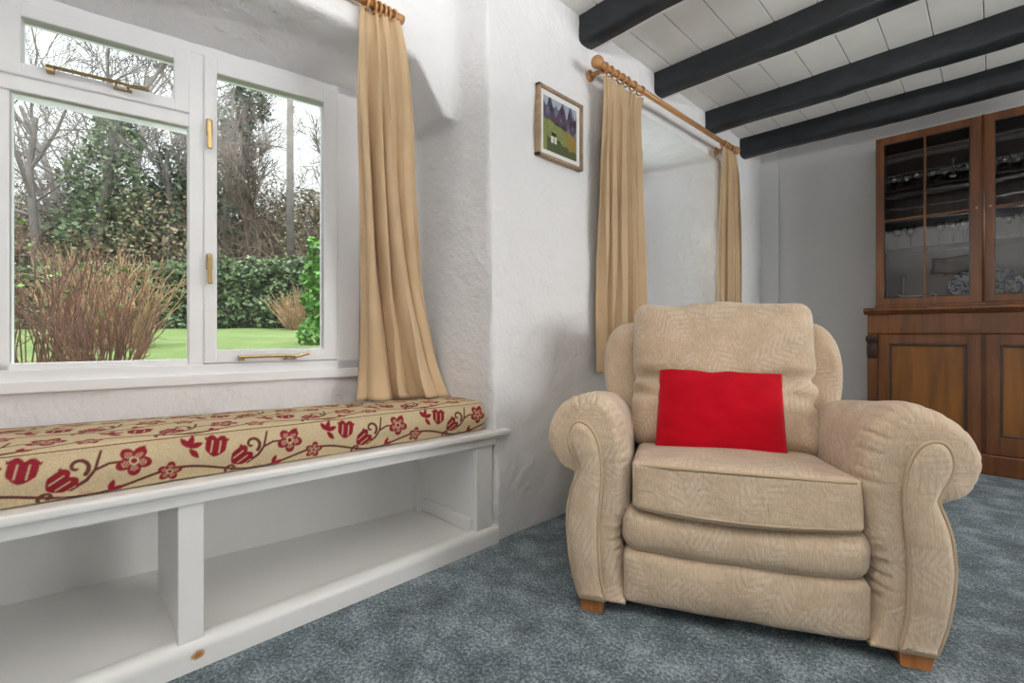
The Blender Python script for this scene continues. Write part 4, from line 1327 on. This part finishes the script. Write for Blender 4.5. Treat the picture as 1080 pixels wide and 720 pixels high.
# blue and white oval platter standing on edge
m, nt, p = mat('blue_white_china')
v = coords(nt)
n1 = N(nt, 'ShaderNodeTexNoise', Scale=38.0, Detail=4.0, Distortion=1.5); nt.links.new(v, n1.inputs['Vector'])
r = ramp(nt, [(0.46, (0.72, 0.74, 0.77)), (0.54, (0.09, 0.13, 0.28))]); nt.links.new(n1.outputs['Fac'], r.inputs['Fac'])
nt.links.new(r.outputs['Color'], p.inputs['Base Color']); p.inputs['Roughness'].default_value = 0.15
bm = BM(); rings = []
for (s, d) in ((1.0, 0.0), (1.0, -0.004), (0.86, -0.001), (0.70, 0.009), (0.64, 0.012), (0.0, 0.013)):
    if s == 0: rings.append([bm.verts.new((0, d, 0))]); continue
    rings.append([bm.verts.new((0.165 * s * math.cos(t) * (1 + 0.02 * math.cos(8 * t)), d, 0.105 * s * math.sin(t) * (1 + 0.02 * math.cos(8 * t)))) for t in np.linspace(0, 2 * PI, 48, endpoint=False)])
for A, B in zip(rings, rings[1:]):
    for i in range(48):
        if len(B) == 1: bm.faces.new([A[i], A[(i + 1) % 48], B[0]])
        else: bm.faces.new([A[i], A[(i + 1) % 48], B[(i + 1) % 48], B[i]])
pt = link('platter', bm, m, None, True)
so = pt.modifiers.new('t', 'SOLIDIFY'); so.thickness = 0.005
pt.location = (1.30, 4.085, ZB + 0.108); pt.rotation_euler = (-0.22, 0, 0)
tag(pt, 'blue and white oval china platter standing on the cabinet floor', 'platter')

# ------------------------------------------------------------------ GARDEN
TH = math.radians(45.57)
FW = Vector((-math.sin(TH), math.cos(TH), 0)); RT = Vector((math.cos(TH), math.sin(TH), 0))
def gpt(t, D):            # t = tangent from the view axis, D = distance into the garden
    q = Vector((1.349, 0, 0)) + FW * D + RT * (t * D)
    return q
def lawn_z(x, y):
    D = (Vector((x, y, 0)) - Vector((1.349, 0, 0))).dot(FW)
    z = 0.57 + 0.046 * (D - 4)
    if D > 13.2: z += 0.60 * (min(D, 20.0) - 13.2)
    return z
# lawn and wooded bank behind it
vs, fs, mi = [], [], []
nD, nT = 60, 60
for i in range(nD + 1):
    D = 2.3 + 27 * (i / nD) ** 1.3
    for j in range(nT + 1):
        t = -1.7 + 2.0 * j / nT
        q = gpt(t, D)
        vs.append((min(q.x, -0.75), q.y, lawn_z(q.x, q.y) + 0.03 * nz((q.x, q.y, 0), 0.8)))
for i in range(nD):
    for j in range(nT):
        k = i * (nT + 1) + j
        fs.append((k, k + 1, k + nT + 2, k + nT + 1))
m, nt, p = mat('lawn')
v = coords(nt)
n1 = N(nt, 'ShaderNodeTexNoise', Scale=1.6, Detail=5.0, Roughness=0.65); nt.links.new(v, n1.inputs['Vector'])
n2 = N(nt, 'ShaderNodeTexNoise', Scale=28.0, Detail=4.0); nt.links.new(v, n2.inputs['Vector'])
ma = N(nt, 'ShaderNodeMath', operation='MULTIPLY_ADD'); ma.inputs[1].default_value = 0.5
hb = N(nt, 'ShaderNodeMath', operation='MULTIPLY'); hb.inputs[1].default_value = 0.5
nt.links.new(n2.outputs['Fac'], hb.inputs[0]); nt.links.new(n1.outputs['Fac'], ma.inputs[0]); nt.links.new(hb.outputs[0], ma.inputs[2])
rlawn = r = ramp(nt, [(0.36, (0.083, 0.122, 0.036)), (0.52, (0.122, 0.172, 0.058)), (0.68, (0.191, 0.211, 0.102))])
nt.links.new(ma.outputs[0], r.inputs['Fac']); nt.links.new(r.outputs['Color'], p.inputs['Base Color'])
p.inputs['Roughness'].default_value = 0.9; p.inputs['Specular IOR Level'].default_value = 0.1
nt.links.new(bump(nt, n2.outputs['Fac'], 0.6, 0.05), p.inputs['Normal'])
M_LAWN = m
M_BANK = simple('woodland_floor', (0.113, 0.097, 0.057), 0.95, var=0.5, vscale=1.2, bscale=4, bstr=0.8, bdist=0.2)
lw = link_data('ground', vs, fs, [M_LAWN, M_BANK], None, True)
for pgn in lw.data.polygons:
    c_ = pgn.center
    if (Vector((c_.x, c_.y, 0)) - Vector((1.349, 0, 0))).dot(FW) > 12.6: pgn.material_index = 1
tag(lw, 'green lawn rising to the hedge', None, None, 'structure')

def quad_leaves(P, size, rnd, up=0.0):
    """leaf diamonds at points P -> verts, faces"""
    vs, fs = [], []
    for q in P:
        a = rnd.normal(size=3); a[2] *= 0.6; a /= np.linalg.norm(a)
        b = rnd.normal(size=3); b -= a * (a @ b); b /= np.linalg.norm(b)
        s = size * (0.6 + 0.8 * rnd.random())
        k = len(vs)
        vs += [q - a * s * 0.5, q + b * s * 0.36 - a * 0.05 * s, q + a * s * 0.5, q - b * s * 0.36 - a * 0.05 * s]
        fs.append((k, k + 1, k + 2, k + 3))
    return vs, fs
M_IVY = leaf_mat('ivy_leaves', [(0.05, 0.085, 0.045), (0.10, 0.16, 0.07), (0.18, 0.25, 0.11), (0.36, 0.40, 0.27)], 0.9)
M_IVYD = leaf_mat('dark_ivy_leaves', [(0.05, 0.085, 0.045), (0.09, 0.14, 0.07), (0.17, 0.23, 0.13)], 0.9)
M_BRIGHT = leaf_mat('bright_leaves', [(0.05, 0.16, 0.02), (0.11, 0.28, 0.04), (0.22, 0.42, 0.08)], 3.0)
M_BRAMB = leaf_mat('bramble', [(0.13, 0.09, 0.055), (0.24, 0.17, 0.10), (0.17, 0.19, 0.075), (0.36, 0.29, 0.19)], 0.8)
M_TWIG = simple('twig_bark', (0.138, 0.101, 0.077), 0.9, var=0.35, vscale=3)
M_TWIGG = simple('grey_bark', (0.162, 0.142, 0.130), 0.9, var=0.3, vscale=2)
M_REDTW = simple('red_brown_stems', (0.125, 0.052, 0.03), 0.8, var=0.5, vscale=7)
M_TANTW = simple('tan_stems', (0.340, 0.219, 0.121), 0.85, var=0.35, vscale=7)
M_POLEW = simple('weathered_pole', (0.162, 0.147, 0.132), 0.9, var=0.2)

# ivy hedge
bm = BM()
HED = [(-1.75 + 1.95 * k / 60) for k in range(61)]
rows = []
for t in HED:
    row = []
    q0 = gpt(t, 12.0)
    H = 1.60 + 0.22 * nz((t * 3, 0, 0), 1.6) + (0.25 if t > -0.66 else 0)
    for (d, z) in ((0.0, -0.15), (0.0, 0.35), (0.12, 0.8), (0.28, 0.97), (0.6, 1.0), (1.1, 0.96), (1.5, 0.4), (1.6, -0.1)):
        q = gpt(t, 12.0 + d)
        row.append(bm.verts.new((q.x, q.y, 0.93 + z * H + 0.08 * nz((t * 20, d * 3, z * 3), 1))))
    rows.append(row)
for A, B in zip(rows, rows[1:]):
    for k in range(len(A) - 1): bm.faces.new([A[k], B[k], B[k + 1], A[k + 1]])
hed = link('ivy_hedge', bm, simple('hedge_core', (0.018, 0.024, 0.012), 0.95, var=0.4), None, True)
tag(hed, 'long dark green ivy covered hedge at the end of the lawn', 'hedge')
P = []
for _ in range(15000):
    t = -1.5 + 1.6 * rng.random()
    H = 1.60 + 0.22 * nz((t * 3, 0, 0), 1.6) + (0.25 if t > -0.66 else 0)
    zz = rng.random() ** 0.8
    d = -0.02 + 0.28 * max(0, zz - 0.35) + (rng.random() * 1.0 if zz > 0.93 else 0)
    lump = 0.22 * nz((t * 22, zz * 5, 0), 1) 
    q = gpt(t, 12.0 + d - 0.12 * rng.random() - lump)
    P.append(np.array((q.x, q.y, 0.92 + zz * H * (1.04) + 0.10 * rng.random() * zz)))
v_, f_ = quad_leaves(P, 0.115, rng)
lf = link_data('foliage', v_, f_, M_IVY, hed); lf['kind'] = 'stuff'

# trees
def grow(segs, p, d, L, r, depth, rnd, spread=0.6, up=0.25, nb=(3, 5), tips=None):
    n = 4 if depth > 0 else 3
    pts = [p.copy()]
    dd = d.copy()
    for k in range(n):
        dd = (dd + Vector(rnd.normal(size=3)) * 0.16 + Vector((0, 0, up * 0.15))).normalized()
        pts.append(pts[-1] + dd * L / n)
    rs = [r * (1 - 0.55 * k / n) for k in range(n + 1)]
    segs.append((pts, rs))
    if depth == 0: return
    for b in range(rnd.integers(nb[0], nb[1] + 1)):
        k = rnd.integers(1, n + 1)
        f = rnd.random()
        s = pts[k - 1].lerp(pts[k], f)
        nd = (dd + Vector(rnd.normal(size=3)) * spread + Vector((0, 0, up))).normalized()
        grow(segs, s, nd, L * (0.45 + 0.3 * rnd.random()), rs[k] * 0.62, depth - 1, rnd, spread, up, nb)
def tree_mesh(segs, minr=0.008):
    bm = BM()
    for pts, rs in segs:
        tube(bm, pts, [max(minr, q) for q in rs], 5 if rs[0] > 0.05 else 3, cap=False)
    return bm
def bare_tree(t, D, H, r, seed, label, name='bare_tree', depth=4, m=M_TWIGG, lean=0.0, spread=0.6, nb=(4, 5), minr=0.011, ivy=None, ivym=None, group='bare trees beyond the hedge', base=None):
    rnd = np.random.default_rng(seed)
    q = gpt(t, D)
    z0 = lawn_z(q.x, q.y) - 0.2
    root = empty(name, (q.x, q.y, z0), 0, label, 'tree', group)
    segs = []
    d = (Vector((0, 0, 1)) + RT * lean).normalized()
    grow(segs, Vector((0, 0, 0)), d, H * 0.62, r, depth, rnd, spread, 0.3, nb)
    link('branches', tree_mesh(segs, minr), m, root, True)
    if ivy:
        n, R0, zmin, zmax, size = ivy
        P = []
        tr, trs = segs[0]
        for _ in range(n):
            z = zmin + (zmax - zmin) * rnd.random()
            # follow the trunk
            best = min(tr, key=lambda c: abs(c.z - z))
            u = (z - zmin) / (zmax - zmin)
            R1 = R0 * (1.0 - 0.65 * u ** 2) * (0.75 + 0.5 * nz((z * 0.9, seed, 0), 1.0) + 0.5 * rnd.random())
            an = rnd.random() * 2 * PI
            R2 = R1 * (0.6 + 0.4 * rnd.random())
            P.append(np.array((best.x + R2 * math.cos(an), best.y + R2 * math.sin(an), z)))
        v_, f_ = quad_leaves(P, size, rnd)
        lf = link_data('ivy', v_, f_, ivym or M_IVY, root); lf['kind'] = 'stuff'
    return root
bare_tree(-0.905, 15.0, 12.5, 0.22, 11, 'tall ivy clad tree behind the hedge, its forked trunk rising into the top pane', 'ivy_clad_tree', ivy=(3800, 1.25, 0.3, 6.2, 0.16), ivym=M_IVY, group=None)
bare_tree(-0.725, 16.5, 9.0, 0.2, 23, 'dark ivy clad tree just left of the window mullion', 'ivy_clad_tree', ivy=(3000, 1.0, 0.3, 6.4, 0.16), ivym=M_IVYD, group=None)
bare_tree(-0.610, 17.5, 11.0, 0.2, 31, 'tall narrow ivy clad tree at the left of the right casement', 'ivy_clad_tree', ivy=(3600, 0.9, 0.3, 8.8, 0.17), ivym=M_IVYD, group=None)
bare_tree(-1.03, 14.0, 9.5, 0.16, 43, 'bare spreading tree at the far left of the window', spread=0.8, lean=0.15, nb=(4, 5))
bare_tree(-0.96, 19.0, 11.0, 0.18, 47, 'bare tree between the far left tree and the ivy clad trunk', spread=0.6)
bare_tree(-0.80, 18.5, 11.5, 0.17, 52, 'bare tree behind the middle of the large fixed pane', spread=0.7)
bare_tree(-0.68, 20.0, 9.5, 0.15, 59, 'bare tree directly behind the mullion', spread=0.6)
bare_tree(-0.52, 18.0, 6.2, 0.13, 61, 'low brown bare tree left of the telegraph pole', m=M_TWIG, spread=0.7, nb=(4, 5))
bare_tree(-0.415, 17.5, 5.6, 0.13, 67, 'low brown bare tree right of the telegraph pole', m=M_TWIG, spread=0.7, nb=(4, 5))
bare_tree(-0.565, 16.5, 5.4, 0.11, 71, 'small bare tree between the narrow ivy tree and the pole', m=M_TWIG, spread=0.8, nb=(4, 5))

# tangle of brambles on the bank: nobody could count it
rnd = np.random.default_rng(5)
bm = BM()
for _ in range(4200):
    t = -1.45 + 1.5 * rnd.random(); D = 13.4 + 8.0 * rnd.random()
    q = gpt(t, D); z = lawn_z(q.x, q.y) + 0.2 * rnd.random()
    d = Vector((rnd.normal() * 0.35, rnd.normal() * 0.35, 1)).normalized()
    L = (0.9 + 1.9 * rnd.random()) * (1.0 if t > -0.62 else 0.95)
    pts = [Vector((q.x, q.y, z))]
    for k in range(4):
        d = (d + Vector(rnd.normal(size=3)) * 0.28 + Vector((0, 0, -0.08 * k))).normalized()
        pts.append(pts[-1] + d * L / 4)
    tube(bm, pts, [0.014, 0.013, 0.011, 0.009, 0.006], 3, cap=False)
br = link('brambles', bm, M_TWIG, None)
tag(br, 'tangled brown brambles covering the bank behind the hedge', 'brambles', None, 'stuff')
P = []
for _ in range(36000):
    t = -1.45 + 1.5 * rnd.random(); D = 13.3 + 8.5 * rnd.random()
    q = gpt(t, D)
    hgt = 1.1 + 1.5 * (0.5 + nz((t * 6, D * 0.3, 3), 1)) + (0.4 if t < -0.66 else 0)
    P.append(np.array((q.x, q.y, lawn_z(q.x, q.y) + hgt * rnd.random())))
v_, f_ = quad_leaves(P, 0.13, rnd)
ul = link_data('undergrowth', v_, f_, M_BRAMB, None)
tag(ul, 'brown and olive undergrowth leaves over the wooded bank', 'undergrowth', None, 'stuff')

# telegraph pole
q = gpt(-0.468, 15.0)
bm = BM(); tube(bm, [(0, 0, -0.2), (0, 0, 4.0), (0, 0, 9.5)], [0.115, 0.105, 0.085], 12)
for z in (5.9, 6.3): tube(bm, [(0, 0, z), (0.16, 0.1, z)], 0.02, 6)
o = link('telegraph_pole', bm, M_POLEW, None, True); o.location = (q.x, q.y, lawn_z(q.x, q.y) - 0.1)
tag(o, 'grey wooden telegraph pole standing behind the hedge', 'pole')

# shrubs
def stem_shrub(t, D, n, H, R0, mat_, seed, name, label, lean=0.25, r=0.006, side=True, leaves=0, z0=None):
    rnd = np.random.default_rng(seed)
    q = gpt(t, D); zb = lawn_z(q.x, q.y) if z0 is None else z0
    root = empty(name, (q.x, q.y, zb), 0, label, 'shrub')
    bm = BM(); tips = []
    for _ in range(n):
        an = rnd.random() * 2 * PI; rr = R0 * math.sqrt(rnd.random())
        p = Vector((rr * math.cos(an), rr * math.sin(an), 0))
        d = Vector((p.x * lean / R0 + rnd.normal() * 0.10, p.y * lean / R0 + rnd.normal() * 0.10, 1)).normalized()
        L = H * (0.6 + 0.45 * rnd.random())
        pts = [p]
        for k in range(5):
            d = (d + Vector(rnd.normal(size=3)) * 0.09).normalized()
            pts.append(pts[-1] + d * L / 5)
        tube(bm, pts, [r * (1.25 - 0.16 * k) for k in range(6)], 4, cap=False)
        tips += pts[2:]
        if side:
            for b in range(4):
                k = rnd.integers(1, 5)
                sd = (d + Vector(rnd.normal(size=3)) * 0.45).normalized()
                s = pts[k]
                e = s + sd * L * (0.14 + 0.2 * rnd.random())
                tube(bm, [s, s.lerp(e, 0.5) + Vector(rnd.normal(size=3)) * 0.015, e], [r * 0.7, r * 0.55, r * 0.35], 3, cap=False)
                tips.append(e)
    link('stems', bm, mat_, root, True)
    if leaves:
        P = [np.array(tips[rnd.integers(len(tips))]) + rnd.normal(size=3) * 0.03 for _ in range(leaves)]
        v_, f_ = quad_leaves(P, 0.04, rnd)
        lf = link_data('leaves', v_, f_, M_BRIGHT, root); lf['kind'] = 'stuff'
    return root
stem_shrub(-0.985, 3.55, 105, 1.02, 0.44, M_REDTW, 3, 'stem_shrub', 'red brown leafless stems right outside the left of the window', leaves=110, r=0.0040, lean=0.2)
stem_shrub(-0.86, 3.3, 70, 0.60, 0.20, M_REDTW, 8, 'stem_shrub', 'low dark twiggy shrub at the edge of the lawn, beside the red stems', lean=0.5, r=0.004)
stem_shrub(-0.865, 5.6, 110, 1.15, 0.38, M_TANTW, 13, 'stem_shrub', 'pale tan stemmed shrub standing behind the red stems', lean=0.45, r=0.0085)
stem_shrub(-0.445, 11.3, 90, 1.0, 0.32, M_TANTW, 19, 'stem_shrub', 'small tan shrub at the foot of the hedge', lean=0.6, r=0.012)
# green leafy bush at the right edge of the window
q = gpt(-0.395, 6.2)
gb = empty('laurel_bush', (q.x, q.y, lawn_z(q.x, q.y)), 0, 'bright green leafy bush at the right edge of the window', 'bush')
rnd = np.random.default_rng(77); P = []
for _ in range(1500):
    z = 1.35 * rnd.random()
    R1 = 0.34 * (1.0 - 0.35 * (z / 1.35) ** 2) * (0.5 + 0.5 * math.sqrt(rnd.random())) * (0.85 + 0.35 * nz((z * 4, 0, 0), 1))
    an = rnd.random() * 2 * PI
    P.append(np.array((R1 * math.cos(an), R1 * math.sin(an), z)))
v_, f_ = quad_leaves(P, 0.085, rnd)
lf = link_data('foliage', v_, f_, M_BRIGHT, gb); lf['kind'] = 'stuff'
bm = BM()
for _ in range(14):
    a = rnd.random() * 6.28
    tube(bm, [(0.04 * math.cos(a), 0.04 * math.sin(a), -0.05), (0.12 * math.cos(a), 0.12 * math.sin(a), 0.6), (0.2 * math.cos(a), 0.2 * math.sin(a), 1.2)], [0.012, 0.009, 0.005], 5)
link('stems', bm, M_TWIG, gb)

# ------------------------------------------------------------------ LIGHT
wd = bpy.data.worlds.new('overcast'); SC.world = wd; wd.use_nodes = True
bg = wd.node_tree.nodes['Background']
# overcast sky: about three times brighter overhead than low down
nt = wd.node_tree
tc = N(nt, 'ShaderNodeTexCoord'); sx_ = N(nt, 'ShaderNodeSeparateXYZ'); nt.links.new(tc.outputs['Generated'], sx_.inputs[0])
mr = N(nt, 'ShaderNodeMapRange'); mr.interpolation_type = 'SMOOTHSTEP'
mr.inputs['From Min'].default_value = 0.35; mr.inputs['From Max'].default_value = 0.95
mr.inputs['To Min'].default_value = 1.35; mr.inputs['To Max'].default_value = 7.5
nt.links.new(sx_.outputs['Z'], mr.inputs['Value']); nt.links.new(mr.outputs['Result'], bg.inputs['Strength'])
bg.inputs['Color'].default_value = (0.96, 0.985, 1.0, 1)
def area(name, loc, target, sx, sy, power, col=(1, 1, 1), portal=False):
    l = bpy.data.lights.new(name, 'AREA'); l.shape = 'RECTANGLE'; l.size = sx; l.size_y = sy; l.energy = power; l.color = col
    o = bpy.data.objects.new(name, l); COL.objects.link(o)
    o.location = loc
    o.rotation_euler = (Vector(target) - Vector(loc)).to_track_quat('-Z', 'Y').to_euler()
    if portal: l.cycles.is_portal = True
    return o
# added fill light, set in an opening made for it in the right-hand wall
area('fill_right_opening', (RX + 0.1, 2.75, 1.42), (0, 2.0, 1.2), 2.3, 1.2, 66, (1.0, 0.99, 0.97))
# inferred bounce flash, unseen behind the viewpoint, aimed up at the white ceiling
area('bounce_flash', (1.55, 0.10, 1.66), (1.55, 0.10, 3.0), 1.0, 0.7, 100, (1.0, 0.985, 0.97))
# daylight through the second recess window
area('daylight_second_window', (-0.62, 2.70, 1.40), (1.0, 3.15, 1.25), 0.85, 1.1, 13, (0.97, 0.99, 1.0))
area('portal_window', (-0.66, 0.2, 1.22), (0.4, 0.05, 1.22), 1.5, 1.05, 1, portal=True)

# ------------------------------------------------------------------ CAMERA
cam = bpy.data.cameras.new('camera'); co = bpy.data.objects.new('camera', cam); COL.objects.link(co)
cam.sensor_width = 36; cam.lens = 500 / 1080 * 36
cam.shift_y = -8 / 1080
cam.clip_start = 0.02; cam.clip_end = 200
co.location = (1.349, 0, 0.8); co.rotation_euler = (PI / 2, 0, TH)
SC.camera = co
SC.view_settings.view_transform = 'Standard'; SC.view_settings.look = 'None'
SC.view_settings.exposure = 0.0; SC.view_settings.gamma = 1.0
SC.view_settings.use_curve_mapping = False
SC.cycles.use_denoising = True
SC.cycles.max_bounces = 10; SC.cycles.diffuse_bounces = 6; SC.cycles.transparent_max_bounces = 24
SC.cycles.caustics_reflective = False; SC.cycles.caustics_refractive = False
SC.cycles.sample_clamp_indirect = 4.0
